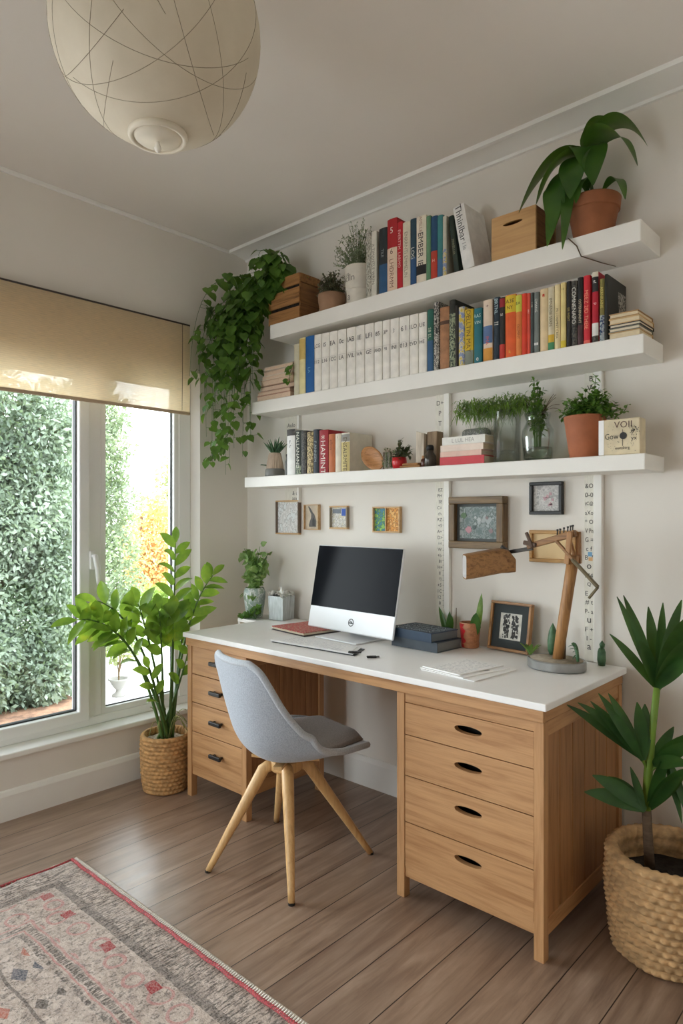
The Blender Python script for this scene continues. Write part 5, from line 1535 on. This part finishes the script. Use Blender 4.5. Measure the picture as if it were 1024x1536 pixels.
mb = MB(); mb.leaf((px+.022, py, DZ+.03), (.16, 0, 1), .20, .030, .0, 8, .2, up=(0, 1, .2)); mb.build('leaf', M['grassleaf'], lp, smooth=True)
mb = MB(); mb.leaf((px+.015, py-.01, DZ+.03), (.22, -.15, .9), .14, .05, .1, 6, .2, up=(0, 1, .2)); mb.build('broad_leaf', M['philo'], lp, smooth=True)
bp = empty('leaf_cutting', (1.40, -.045, DZ), label='green blade leaves rising behind the two dark books', cat='plant')
for d, l in (((-.25, 0, 1), .16), ((.12, 0, 1), .14), ((.3, -.1, 1), .13)):
    mb = MB(); mb.leaf((1.385, -.045, DZ+.002), d, l, .03, .05, 7, .25, up=(0, 1, .2)); mb.build('leaf', M['philo'], bp, smooth=True)
MB().tube([(1.43, -.04, DZ), (1.432, -.04, DZ+.15)], .0016, 6).build('stake', M['twig'], bp)
MB().lathe([(.020, .0005), (.024, .03), (.02, .034), (0, .034)], (1.385, -.045, DZ), 20).build('pot', M['terracotta_dark'], bp, smooth=True)

# ------------------------------------------------------------------ pictures
def sketch(name, base, inks, scale=40, stretch=(1, 1, 1)):
    return pattern(name, [base]+inks, scale, stretch)
def frame_on(root, M4, w, h, fw, depth, fm, art, mat_w=0, mat_m=None, art_name='artwork', fm2=None, inner=None):
    """picture frame in local XZ facing -Y, back at y=0; M4 places it"""
    tr = lambda mb: (setattr(mb, 'v', [M4 @ v for v in mb.v]), mb)[1]
    for (x0, x1, z0, z1, m) in ((-w/2, w/2, h/2-fw, h/2, fm), (-w/2, w/2, -h/2, -h/2+fw, fm), (-w/2, -w/2+fw, -h/2+fw, h/2-fw, fm2 or fm), (w/2-fw, w/2, -h/2+fw, h/2-fw, fm2 or fm)):
        tr(MB().box(x0, x1, -depth, 0, z0, z1)).build('frame_side', m, root, bevel=min(.003, fw*.2))
    tr(MB().box(-w/2+fw, w/2-fw, -.004, -.0005, -h/2+fw, h/2-fw)).build('backing', ink((120, 110, 96)), root)
    ww, hh = w-2*fw, h-2*fw
    y = -depth*.45
    if mat_w:
        tr(MB().ringprism([(-ww/2, -hh/2), (ww/2, -hh/2), (ww/2, hh/2), (-ww/2, hh/2)], [(-ww/2+mat_w, -hh/2+mat_w), (ww/2-mat_w, -hh/2+mat_w), (ww/2-mat_w, hh/2-mat_w), (-ww/2+mat_w, hh/2-mat_w)], (0, y-.0015, 0), (1, 0, 0), (0, 0, 1), -.0015)).build('mount', mat_m, root)
        ww -= 2*mat_w; hh -= 2*mat_w
    return tr(MB().box(-ww/2, ww/2, y, y+.002, -hh/2, hh/2)).build(art_name, art, root), tr
def wallpic(x0, x1, z0, z1, label, **k):
    c = V(((x0+x1)/2, -.0006, (z0+z1)/2))
    t = empty('framed_picture', tuple(c), label=label, cat='picture')
    a, tr = frame_on(t, Matrix.Translation(c), x1-x0, z1-z0, art_name='artwork', **k)
    return t, a, c
wallpic(.264, .445, 1.205, 1.388, 'pale abstract picture in a thin worn frame, nearest the corner under the lowest shelf', fw=.008, depth=.022, fm=M['paleframe'], fm2=plain('worn_frame', (112, 96, 82), .6), art=pattern('pale_splatter', [(236, 236, 236), (214, 214, 212), (242, 242, 242), (188, 188, 186), (232, 236, 236)], 34, (1, 1, .7)))
t, a, c = wallpic(.481, .588, 1.232, 1.363, 'small picture of a grey long-eared animal on beige', fw=.004, depth=.02, fm=M['paleframe'], art=plain('beige_ground', (206, 192, 170), .8, var=.1, scale=20))
def sil(poly, y, name, col, root):
    mb = MB(); mb.prism(poly, (c.x, y, c.z), (1, 0, 0), (0, 0, 1), .0004); mb.build(name, ink(col), root)
sil([(-.02, -.05), (.03, -.05), (.032, -.02), (.024, .0), (.018, .014), (.008, .022), (-.010, .046), (-.024, .058), (-.026, .052), (-.014, .030), (-.004, .016), (-.006, -.005), (-.014, -.02), (-.022, -.04)], -.0112, 'animal_figure', (92, 88, 84), a)
sil([(.004, -.045), (.022, -.045), (.02, -.015), (.01, .0), (.004, -.015)], -.0117, 'animal_shading', (52, 50, 50), a)
t, a, c = wallpic(.666, .786, 1.238, 1.354, 'small collage picture with a blue corner on white', fw=.008, depth=.02, fm=M['paleframe'], fm2=plain('grey_edge', (150, 138, 120), .6), art=pattern('collage', [(232, 230, 224), (176, 172, 164), (236, 234, 228), (150, 148, 142), (206, 200, 176)], 60))
sil([(.016, .008), (.046, .008), (.046, .044), (.016, .044)], -.0098, 'blue_patch', (40, 84, 176), a)
sil([(-.044, .02), (.012, .02), (.012, .042), (-.044, .042)], -.0098, 'grey_patch', (110, 118, 128), a)
c = V((1.031, -.0006, 1.286))
t = empty('framed_picture', tuple(c), label='double picture, green half beside an orange half, in a pale wooden frame', cat='picture')
frame_on(t, Matrix.Translation(c), .164, .122, .007, .02, M['paleframe'], pattern('orange_script', [(222, 140, 56), (236, 190, 110), (150, 84, 40), (226, 160, 70)], 80), art_name='orange_panel')
MB().box(c.x-.0745, c.x-.006, c.y-.0098, c.y-.0092, c.z-.053, c.z+.053).build('green_panel', pattern('green_script', [(96, 160, 60), (150, 196, 96), (60, 120, 80), (70, 130, 150)], 60), t)
MB().box(c.x-.005, c.x+.001, c.y-.018, c.y-.009, c.z-.053, c.z+.053).build('divider', M['paleframe'], t)
# wide old picture
t, a, c = wallpic(1.395, 1.655, 1.166, 1.384, 'wide old picture with a deep brown frame and dim floral scene', fw=.030, depth=.045, fm=M['oldframe'], fm2=M['oldframe_z'], mat_w=.012, mat_m=ink((70, 74, 72)),
        art=pattern('floral_scene', [(70, 86, 84), (112, 128, 126), (150, 160, 158), (88, 104, 100), (168, 176, 176)], 26, (1, 1, 1)))
for (x, z, r_, col) in ((-.042, -.03, .015, (190, 142, 150)), (.008, .012, .010, (176, 182, 182)), (.064, -.034, .010, (150, 128, 130)), (-.066, .03, .013, (100, 128, 94)), (.045, .020, .007, (140, 124, 124)), (-.01, .022, .006, (190, 194, 194)), (.03, -.012, .006, (150, 160, 160)), (-.015, -.02, .008, (80, 96, 94))):
    sil([(x+r_*(1+.2*math.sin(5*i))*math.cos(2*PI*i/18), z+r_*(1+.2*math.cos(4*i))*math.sin(2*PI*i/18)) for i in range(18)], -.0226, 'flower', col, a)
t, a, c = wallpic(1.757, 1.893, 1.308, 1.436, 'small black framed sketch of pink flowers above the desk lamp', fw=.014, depth=.022, fm=M['black'], art=pattern('pencil_sketch', [(206, 204, 200), (186, 184, 180), (214, 212, 208), (166, 164, 162)], 60))
for i in range(9):
    x, z, r_ = rnd(-.03, .028), rnd(-.035, .02), rnd(.003, .007)
    sil([(x+r_*(1+.25*math.sin(5*k))*math.cos(2*PI*k/14), z+r_*(1+.25*math.cos(3*k))*math.sin(2*PI*k/14)) for k in range(14)], -.0112, 'flower', (198, 160, 166), a)
wallpic(1.757, 1.946, 1.122, 1.247, 'shallow wooden frame holding a plain tan panel, behind the lamp arm', fw=.014, depth=.022, fm=wood('tan_frame', (196, 152, 92), (150, 108, 60), 0, 2, .5), art=plain('tan_panel', (226, 198, 150), .7, var=.04))
# leaning frame on the desk
fw_, fh_ = .190, .195
t = empty('framed_picture', (1.688, -.075, DZ), label='wooden framed dark-mounted print leaning on the wall at the back of the desk', cat='picture')
M4 = Matrix.Translation((1.690, -.052, DZ+.0012)) @ Matrix.Rotation(math.radians(-6), 4, 'Z') @ Matrix.Rotation(math.radians(-9), 4, 'X') @ Matrix.Translation((0, 0, fh_/2))
a, tr = frame_on(t, M4, fw_, fh_, .011, .022, M['lampwood_x'], plain('print_paper', (206, 204, 194), .8, var=.12, scale=40), .034, plain('dark_mount', (50, 56, 56), .8), fm2=M['lampwood'])
mb = MB()
for sx in (-1, 1):
    for i in range(90):
        x = sx*.020+rnd(-.014, .014); z = rnd(-.045, .045); r_ = rnd(.001, .004)
        mb.box(x-r_, x+r_, -.0106, -.0099, z-r_*1.4, z+r_*1.4)
tr(mb).build('ink_figures', ink((60, 58, 56)), a)
# ------------------------------------------------------------------ lamp
LX, LY = 1.955, -.205
lm = empty('desk_lamp', (LX, LY, DZ), label='wooden jointed desk lamp with a round grey base on the desk corner', cat='desk lamp')
mb = MB()
mb.lathe([(.100, .0005), (.104, .004), (.104, .030), (.100, .034), (.094, .032), (0, .032)], (LX, LY, DZ), 48, 1.0, .82)
mb.build('base', plain('grey_enamel', (150, 150, 148), .35, .4, var=.12, scale=12), lm, smooth=True, autos=35)
mb = MB(); mb.lathe([(0, .0325), (.093, .0325), (.093, .034), (0, .036)], (LX, LY, DZ), 40, 1, .82); mb.build('base_soil', plain('sandy_top', (156, 144, 126), .9, var=.15, scale=40), lm, smooth=True)
P0 = V((LX+.005, LY, DZ+.034)); P1 = V((2.018, LY, 1.165)); P2 = V((2.021, LY, 1.247))
mb = MB(); mb.tube([P0, P0.lerp(P1, .3), P0.lerp(P1, .7), P1], [.0185, .0195, .0195, .0205], 14); mb.build('post', M['lampwood'], lm, smooth=True)
MB().tube([P0+V((.012, .012, 0)), P0+V((.02, .01, .11))], [.012, .008], 8).build('post_root', M['bark'], lm, smooth=True)
mb = MB(); mb.beam(P1+V((-.014, -.022, -.03)), P2+V((-.006, -.022, 0)), .018, .014, (0, 1, 0)); mb.beam(P1+V((.010, .022, -.03)), P2+V((.005, .022, 0)), .016, .014, (0, 1, 0)); mb.build('fork', M['lampwood'], lm, bevel=.002)
A0 = V((2.026, LY, 1.243)); A1 = V((1.845, LY, 1.190)); A2 = V((1.762, LY, 1.166))
mb = MB(); mb.beam(A0, A1, .026, .024, (0, 0, 1), .022, .020); mb.build('arm', M['lampwood_x'], lm, bevel=.003)
mb = MB(); mb.beam(A1+V((.02, 0, -.005)), A2, .012, .014); mb.build('arm_rod', M['darkmetal'], lm, bevel=.002)
mb = MB(); mb.beam((1.872, LY-.016, 1.188), (1.848, LY-.018, 1.243), .012, .010, (0, 1, 0)); mb.beam((1.885, LY-.014, 1.196), (1.835, LY-.014, 1.206), .010, .016); mb.build('arm_lever', plain('dark_wood', (86, 62, 44), .6), lm, bevel=.003)
mb = MB()
for x in (1.962, 1.972, 1.986, 2.000, 2.010, 2.018):
    z = 1.243-(2.026-x)*.29
    mb.tube([(x, LY-.008, z+.010), (x+.001, LY-.008, z+.027)], .0022, 6); mb.tube([(x+.001, LY-.008, z+.025), (x+.001, LY-.008, z+.031)], .004, 8)
mb.build('pegs', M['black'], lm)
B0 = V((1.965, LY-.024, 1.215)); B1 = V((2.113, LY-.024, 1.062)); B2 = V((2.082, LY-.024, 1.022))
mb = MB(); mb.beam(B0, B0.lerp(B1, .45), .010, .013, (0, 1, 0)); mb.build('brace', M['lampwood_x'], lm, bevel=.002)
mb = MB(); mb.beam(B0.lerp(B1, .40)+V((0, -.004, 0)), B1, .010, .016, (0, 1, 0)); mb.beam(B1, B2, .008, .012, (0, 1, 0)); mb.build('tail_strut', plain('olive_wood', (104, 92, 64), .6), lm, bevel=.002)
mb = MB(); mb.beam((1.995, LY+.012, 1.235), (2.018, LY+.008, 1.16), .010, .012, (0, 1, 0)); mb.build('rear_strut', M['lampwood'], lm, bevel=.002)
# shade: open box-like hood widening away from the joint
a = V((1.772, LY, 1.148)); S0 = (1.598, LY, 1.110)
prof_s = [(.058, .060), (.060, .062)]
def hood(inset, x0=1.603, x1=1.795):
    vs = []
    n = 20
    for (x, hw, hh, zc) in ((x0, .055-inset, .046-inset, 1.112), (x0+.03, .056-inset, .047-inset, 1.117), (x1-.060, .052-inset, .046-inset, 1.136), (x1-.035, .050-inset, .043-inset, 1.134), (x1-.010, .046-inset, .026-inset, 1.120)):
        for k in range(n):
            t_ = 2*PI*k/n
            cx_, sx_ = math.cos(t_), math.sin(t_)
            e = .35
            yy = hw*math.copysign(abs(cx_)**e, cx_)
            vs.append(V((x+(-inset if x > x1-.02 else 0), LY+yy, zc+hh*math.copysign(abs(sx_)**e, sx_))))
    return vs, n
vo, n = hood(0); vi, n = hood(.004)
PV = V((1.768, LY, 0)); HR = Matrix.Translation(PV) @ Matrix.Rotation(math.radians(40), 4, 'Z') @ Matrix.Translation(-PV)
vo = [HR @ v for v in vo]; vi = [HR @ v for v in vi]
mb = MB(); r_ = 5
fs = []
for i in range(r_-1):
    for k in range(n):
        k2 = (k+1) % n
        fs.append((i*n+k, (i+1)*n+k, (i+1)*n+k2, i*n+k2))
fs.append(tuple((r_-1)*n+k for k in range(n)))
mb.add(vo, fs)
for k in range(n):
    mb.add([vo[k], vo[(k+1) % n], vi[(k+1) % n], vi[k]], [(0, 1, 2, 3)])
mb.build('lamp_shade', M['lampwood_x'], lm, smooth=True, autos=40)
mb = MB(); mb.add(vi, [tuple(reversed(f)) for f in fs]); mb.build('shade_lining', M['paper'], lm, smooth=True)
mb = MB(); mb.lathe([(0, -.02), (.018, -.012), (.022, .005), (.014, .022), (.010, .04), (0, .04)], (0, 0, 0), 20)
RM = HR @ Matrix.Translation((1.665, LY, 1.122)) @ Matrix.Rotation(math.radians(90), 4, 'Y')
mb.v = [RM @ v for v in mb.v]; mb.build('bulb', plain('white_bulb', (244, 242, 236), .3), lm, smooth=True)
MB().beam(A2+V((.004, 0, .002)), (1.738, LY, 1.188), .018, .012).build('shade_joint', M['darkmetal'], lm, bevel=.003)
# succulents planted round the post
for (x, y, n_, l, W_, lab) in ((LX-.012, LY+.062, 1, .115, .032, 'upright green finger succulent behind the lamp post'),):
    t = empty('succulent', (x, y, DZ+.036), label=lab, cat='succulent')
    MB().lathe([(.012, 0), (.018, .015), (.019, .05), (.014, .085), (.006, .105), (0, .116)], (x-.03, y, DZ+.034), 14).build('stem', M['succ'], t, smooth=True)
    MB().lathe([(.008, 0), (.012, .012), (.011, .03), (0, .042)], (x-.006, y-.006, DZ+.034), 12).build('offset_stem', M['succ'], t, smooth=True)
t = empty('succulent', (1.80, -.10, DZ), label='small rosette of pale green blades behind the grey lamp base', cat='succulent')
for i in range(11):
    an = i*2.4; mb = MB(); mb.leaf((1.800, -.095, DZ+.002), (math.cos(an)*.6, math.sin(an)*.4, 1), rnd(.06, .10), .016, .3, 5, .25); mb.build('leaf', M['grassleaf'], t, smooth=True)
t = empty('succulent', (2.045, -.21, DZ+.036), label='arching green succulent stem on the lamp base, right of the post', cat='succulent')
MB().tube(bez((2.005, LY+.02, DZ+.09), (2.03, LY, DZ+.1), (2.038, LY-.01, DZ+.036), 8), [.004, .006, .007, .007, .007, .007, .006, .006, .005], 8).build('stem', M['succ'], t, smooth=True)
mb = MB()
for i in range(8): mb.leaf((2.02+i*.002, LY+.002, DZ+.09-i*.006), rdir(.2), .022, .010, .2, 4)
mb.build('leaves', M['succ'], t, smooth=True)
t = empty('succulent', (2.075, -.07, DZ), label='tiny dark cactus by the printed upright at the worktop end', cat='succulent')
MB().lathe([(.012, .0005), (.015, .02), (.014, .05), (.010, .062), (0, .068)], (2.058, -.055, DZ), 16).build('body', M['succ'], t, smooth=True)
MB().lathe([(.008, .0), (.010, .012), (0, .026)], (2.060, -.055, DZ+.066), 14).build('top_joint', M['succ'], t, smooth=True)
# loose papers
def papersheet(root, pts, z, name='sheet', th=.0012):
    MB().prism(pts, (0, 0, z), (1, 0, 0), (0, 1, 0), th).build(name, M['paper'], root)
t = empty('paper_pile', (1.72, -.44, DZ), label='loose pile of white printed sheets on the worktop before the lamp', cat='papers')
papersheet(t, [(1.618, -.555), (1.846, -.578), (1.868, -.330), (1.652, -.310)], DZ+.0004, th=.003)
papersheet(t, [(1.606, -.545), (1.800, -.575), (1.846, -.345), (1.640, -.318)], DZ+.0038, th=.003)
papersheet(t, [(1.612, -.538), (1.780, -.562), (1.818, -.335), (1.646, -.322)], DZ+.0072, th=.004)
mb = MB()
for r in range(12):
    x = 1.65
    while x < 1.77:
        w = rnd(.008, .03); y = -.535+r*.017-.12*(x-1.65); mb.box(x+r*.002, x+r*.002+w, y, y+.0025, DZ+.0112, DZ+.0115); x += w+rnd(.005, .015)
mb.build('printing', ink((190, 192, 198)), t)
MB().prism([(1.775, -.50), (1.783, -.50), (1.812, -.42), (1.806, -.42)], (0, 0, DZ+.0069), (1, 0, 0), (0, 1, 0), .0006).build('dark_print_strip', ink((90, 92, 96)), t)

# ------------------------------------------------------------------ floor plants
def basket(root, c, r0, r1, h, rows, seg, amp, mat, wall=.014, soil_z=None, soil_m=None, bulge=.0):
    """coiled woven basket: real relief, open top"""
    c = V(c); mb = MB(); prof = []
    pr_ = 6
    for j in range(rows):
        for k in range(pr_):
            t = (j+k/pr_)/rows
            prof.append((t, math.sin(PI*k/pr_)))
    prof.append((1, 0))
    vs = []
    for (t, s) in prof:
        R0 = r0+(r1-r0)*t+bulge*math.sin(PI*t)
        for i in range(seg):
            a = 2*PI*i/seg
            row = int(t*rows)
            tw = .30+.70*abs(math.sin(seg/10*a*1.0+row*1.9+s*.6))
            rr = R0+amp*s*tw+amp*.15*math.sin(a*7+row)
            vs.append(c+V((rr*math.cos(a), rr*math.sin(a), h*t+.0015)))
    n = len(prof)
    fs = [(j*seg+i, j*seg+(i+1) % seg, (j+1)*seg+(i+1) % seg, (j+1)*seg+i) for j in range(n-1) for i in range(seg)]
    # rim and inside
    inner = []
    for (t, s) in [(1.0, .9)]:
        pass
    b0 = len(vs)
    ip = [(r1-wall*.2, h+.006), (r1-wall*.8, h+.004)]
    ir = max(4, rows//3)
    for j in range(ir*4+1):
        q = 1-.5*j/(ir*4)
        ip.append((r0+(r1-r0)*q+bulge*math.sin(PI*q)-wall-amp*.6*abs(math.sin(PI*j/4)), h*q))
    for rr, z in ip:
        for i in range(seg):
            a = 2*PI*i/seg; vs.append(c+V(((rr+amp*.3*math.sin(seg/5*a+z*90))*math.cos(a), (rr+amp*.3*math.sin(seg/5*a+z*90))*math.sin(a), z)))
    rows_i = [n-1]+[b0//seg+k for k in range(len(ip))]
    for a_, b_ in zip(rows_i[:-1], rows_i[1:]):
        fs += [(a_*seg+i, a_*seg+(i+1) % seg, b_*seg+(i+1) % seg, b_*seg+i) for i in range(seg)]
    fs.append(tuple(range(seg-1, -1, -1)))
    mb.add(vs, fs)
    o = mb.build('basket', mat, root, smooth=True)
    sz = soil_z
    q = sz/h
    rs = r0+(r1-r0)*q+bulge*math.sin(PI*q)-wall-amp*.7
    m2 = MB(); vs = []; fs = []
    K = 10; S = 40
    for j in range(K+1):
        for i in range(S):
            a = 2*PI*i/S; rr = rs*j/K
            vs.append(c+V((rr*math.cos(a), rr*math.sin(a), sz+.006*math.sin(rr*70+3*a)*math.cos(5*a+rr*40)*(1 if j else 0)+.008*(1-j/K))))
    fs = [(j*S+i, j*S+(i+1) % S, (j+1)*S+(i+1) % S, (j+1)*S+i) for j in range(K) for i in range(S)]
    m2.add(vs, fs); m2.build('soil', soil_m, root, smooth=True)
    return o

# window plant
bx_, by_ = .208, -.675
zz = empty('potted_floor_plant', (bx_, by_, 0), label='tall leafy green plant in a seagrass basket under the window, left of the desk', cat='floor plant')
basket(zz, (bx_, by_, 0), .100, .112, .262, 14, 160, .009, M['jute'], soil_z=.235, soil_m=M['pebble'], bulge=.006)
zr = random.Random(5)
def zz_stem(tip, ctrl, leaves, L0, W0, start=.45, base=None, mat='zz', dropp=.35, pale=False):
    b = V(base) if base else V((bx_+zr.uniform(-.03, .03), by_+zr.uniform(-.03, .03), .232))
    pts = bez(b, ctrl, tip, 18)
    s = MB(); s.tube(pts, [.0085-.0062*i/18 for i in range(19)], 7, cap=True)
    so = s.build('stem', M['zz_stem'], zz, smooth=True)
    lf = MB()
    for k in range(leaves):
        t = start+(1-start)*(k+.3)/leaves
        j = min(int(t*18), 17); p = pts[j].lerp(pts[j+1], t*18-j)
        tan = (pts[j+1]-pts[j]).normalized()
        sd = tan.cross(V((1, 0, .15)))
        if sd.length < .1: sd = V((0, 1, 0))
        sd.normalize(); side = 1 if k % 2 else -1
        out = (sd*side*.85+tan*.75+V((zr.uniform(-.1, .45), zr.uniform(-.25, .1), .15))).normalized()
        sc = zr.uniform(.8, 1.15)*(1-.25*abs(t-.75))
        lf.leaf(p, out, L0*1.15*sc, W0*1.02*sc, zr.uniform(.1, dropp), 6, .14, roll=zr.uniform(-.5, .5), up=(.6, -.5, .6), power=.9)
    lf.leaf(pts[-1], (pts[-1]-pts[-2]), L0*.9, W0*.8, .2, 6, .12, up=(.6, -.5, .6))
    lf.build('leaves', M[mat], so, smooth=True)
zz_stem((.24, -1.13, .86), (.22, -.86, .86), 12, .135, .052, .5)
zz_stem((.22, -1.03, .93), (.23, -.80, .84), 9, .125, .055, .55)
zz_stem((.26, -.99, .80), (.24, -.84, .74), 9, .12, .05, .5)
zz_stem((.22, -.83, .90), (.22, -.76, .70), 9, .12, .058, .58)
zz_stem((.25, -.74, .86), (.23, -.70, .62), 9, .12, .062, .60)
zz_stem((.20, -.615, 1.17), (.20, -.63, .70), 15, .115, .046, .52)
zz_stem((.21, -.40, 1.00), (.21, -.60, .82), 13, .115, .046, .5)
zz_stem((.24, -.655, .84), (.24, -.66, .60), 8, .12, .066, .68)
zz_stem((.27, -.59, .66), (.25, -.62, .48), 5, .09, .045, .55)
zz_stem((.26, -.80, .60), (.24, -.74, .45), 5, .10, .042, .45)
zz_stem((.18, -.53, .86), (.20, -.60, .66), 8, .10, .045, .55)
mb = MB()
for i in range(16):
    a = zr.uniform(0, 6.28); e = V((bx_+.09*math.cos(a)+.02, by_+.09*math.sin(a), zr.uniform(.26, .42)))
    mb.tube(bez((bx_+.02*math.cos(a), by_+.02*math.sin(a), .235), (bx_+.05*math.cos(a), by_+.05*math.sin(a), .40), e, 6), .0018, 5)
mb.build('dry_shoots', plain('dry_shoot', (150, 156, 96), .8), zz, smooth=True)

# palm
px, py = 2.372, -.335
pm = empty('potted_palm', (px, py, 0), label='young fan palm in a big woven basket beside the oak cabinet', cat='floor plant')
basket(pm, (px, py, 0), .152, .172, .298, 14, 200, .014, M['hyacinth'], wall=.02, soil_z=.215, soil_m=M['soil'], bulge=.010)
tk = [V((2.315, -0.335, 0.206)), V((2.309, -0.335, 0.306)), V((2.304, -0.335, 0.406))]
tk[0].z = .21
MB().tube(tk, [.0155, .0145, .0135], 12).build('trunk', M['bark'], pm, smooth=True)
sp = [V((2.304, -0.335, 0.402)), V((2.309, -0.335, 0.514)), V((2.321, -0.335, 0.649)), V((2.335, -0.335, 0.782))]
MB().tube(sp, [.0140, .0135, .0115, .010], 12).build('green_stem', M['palm_stem'], pm, smooth=True)
pl = random.Random(3)
def blade(mb, b, tip, W, arch=.06, n=9, upv=(0, 0, 1)):
    b, tip = V(b), V(tip)
    d = tip-b
    mid = b.lerp(tip, .55)+V((0, 0, arch*d.length*1.2))
    pts = bez(b, mid, tip, n)
    vs = []
    view = V((.55, -.75, .35))
    for i, p in enumerate(pts):
        t = i/n
        tan = (pts[min(i+1, n)]-pts[max(i-1, 0)]).normalized()
        sd = tan.cross(view)
        if sd.length < .2: sd = tan.cross(V((0, 0, 1)))
        sd.normalize()
        nr = sd.cross(tan)
        w = W*.40*max(.04, math.sin(PI*min(.99, .08+.90*t**.95))**.9)
        vs += [p-sd*w+nr*w*.35, p, p+sd*w+nr*w*.35]
    fs = []
    for i in range(n):
        a = i*3; q = a+3
        fs += [(a, a+1, q+1, q), (a+1, a+2, q+2, q+1)]
    mb.add(vs, fs)
def fan(base, tips, W, stalk=None):
    b = V(base)
    mb = MB()
    for tp in tips:
        blade(mb, b+V((pl.uniform(-.004, .004), pl.uniform(-.004, .004), 0)), tp[0], tp[1] if len(tp) > 1 else W, pl.uniform(.02, .10))
    o = mb.build('frond', M['palm'], pm, smooth=True)
    if stalk:
        s = MB(); s.tube(bez(stalk, V(stalk).lerp(b, .5)+V((0, 0, .01)), b, 6), .005, 7); s.build('stalk', M['palm_stem'], o, smooth=True)
top = sp[3]
fan(top+V((0, 0, -.005)), [((2.231, -0.380, 1.053),), ((2.244, -0.360, 1.056), .042), ((2.224, -0.420, 0.942),), ((2.298, -0.300, 1.020), .046), ((2.335, -0.280, 1.034),), ((2.394, -0.300, 1.049), .045), ((2.436, -0.400, 1.014), .075), ((2.460, -0.450, 0.966), .06), ((2.459, -0.420, 0.905), .05), ((2.304, -0.400, 0.930), .05)], .036)
b2 = V((2.300, -0.360, 0.559))
fan(b2, [((2.124, -0.500, 0.723),), ((2.158, -0.500, 0.736),), ((2.189, -0.480, 0.742),), ((2.205, -0.460, 0.765),), ((2.227, -0.440, 0.765),), ((2.229, -0.480, 0.741),), ((2.291, -0.380, 0.738), .05), ((2.301, -0.340, 0.726), .05)], .040, sp[1])
b3 = V((2.306, -0.360, 0.409))
fan(b3, [((2.162, -0.460, 0.454), .06), ((2.187, -0.460, 0.512), .06), ((2.212, -0.400, 0.497), .055), ((2.271, -0.380, 0.537), .03)], .05, sp[0])
fan(sp[1]+V((.012, 0, .03)), [((2.443, -0.400, 0.681), .055), ((2.459, -0.420, 0.667), .055), ((2.457, -0.440, 0.600), .05), ((2.372, -0.300, 0.662), .045)], .05)
fan(sp[0]+V((.008, 0, .005)), [((2.442, -0.420, 0.587), .06), ((2.436, -0.450, 0.570), .045), ((2.371, -0.360, 0.596), .045)], .05)
fan((2.364, -0.330, 0.567), [((2.392, -0.330, 0.424), .03), ((2.403, -0.330, 0.388), .025), ((2.421, -0.330, 0.403), .03)], .03, sp[1])

# ------------------------------------------------------------------ light, world, camera
w = bpy.data.worlds.new('overcast_sky'); scene.world = w; w.use_nodes = True
bg = w.node_tree.nodes['Background']
bg.inputs[0].default_value = (.98, .965, 1.06, 1); bg.inputs[1].default_value = 8.6
def portal(loc, rot, sx, sy):
    l = bpy.data.lights.new('window_portal', 'AREA'); l.shape = 'RECTANGLE'; l.size = sx; l.size_y = sy
    l.cycles.is_portal = True
    o = bpy.data.objects.new('window_portal', l); COL.objects.link(o); o.location = loc; o.rotation_euler = rot
portal((-.305, (WY0+WY1)/2, (WZ0+WZ1)/2), (0, math.radians(-90), 0), WZ1-WZ0, WY1-WY0)
portal(((FX0+FX1)/2, YF-.155, (FZ0+FZ1)/2), (math.radians(90), 0, 0), FX1-FX0, FZ1-FZ0)  # sky portal of the added fill-light doors
cam = bpy.data.cameras.new('camera'); co = bpy.data.objects.new('camera', cam); COL.objects.link(co)
co.location = (3.0, -2.485, 1.30)
yaw = math.atan2(.674, .7387)
co.rotation_euler = (PI/2, 0, yaw)
cam.sensor_fit = 'HORIZONTAL'; cam.sensor_width = 36.0; cam.lens = 36.0*1006/1024
cam.shift_y = (775-768)/1024
cam.clip_start = .02
scene.camera = co
vs_ = scene.view_settings
scene.display_settings.display_device = 'sRGB'
vs_.view_transform = 'Standard'; vs_.look = 'None'; vs_.exposure = 0.52; vs_.gamma = 1.0; vs_.use_curve_mapping = False
cy = scene.cycles
cy.max_bounces = 14; cy.diffuse_bounces = 8; cy.glossy_bounces = 4; cy.transmission_bounces = 8; cy.transparent_max_bounces = 24
cy.caustics_reflective = False; cy.caustics_refractive = False
cy.use_denoising = True
cy.sample_clamp_indirect = 6
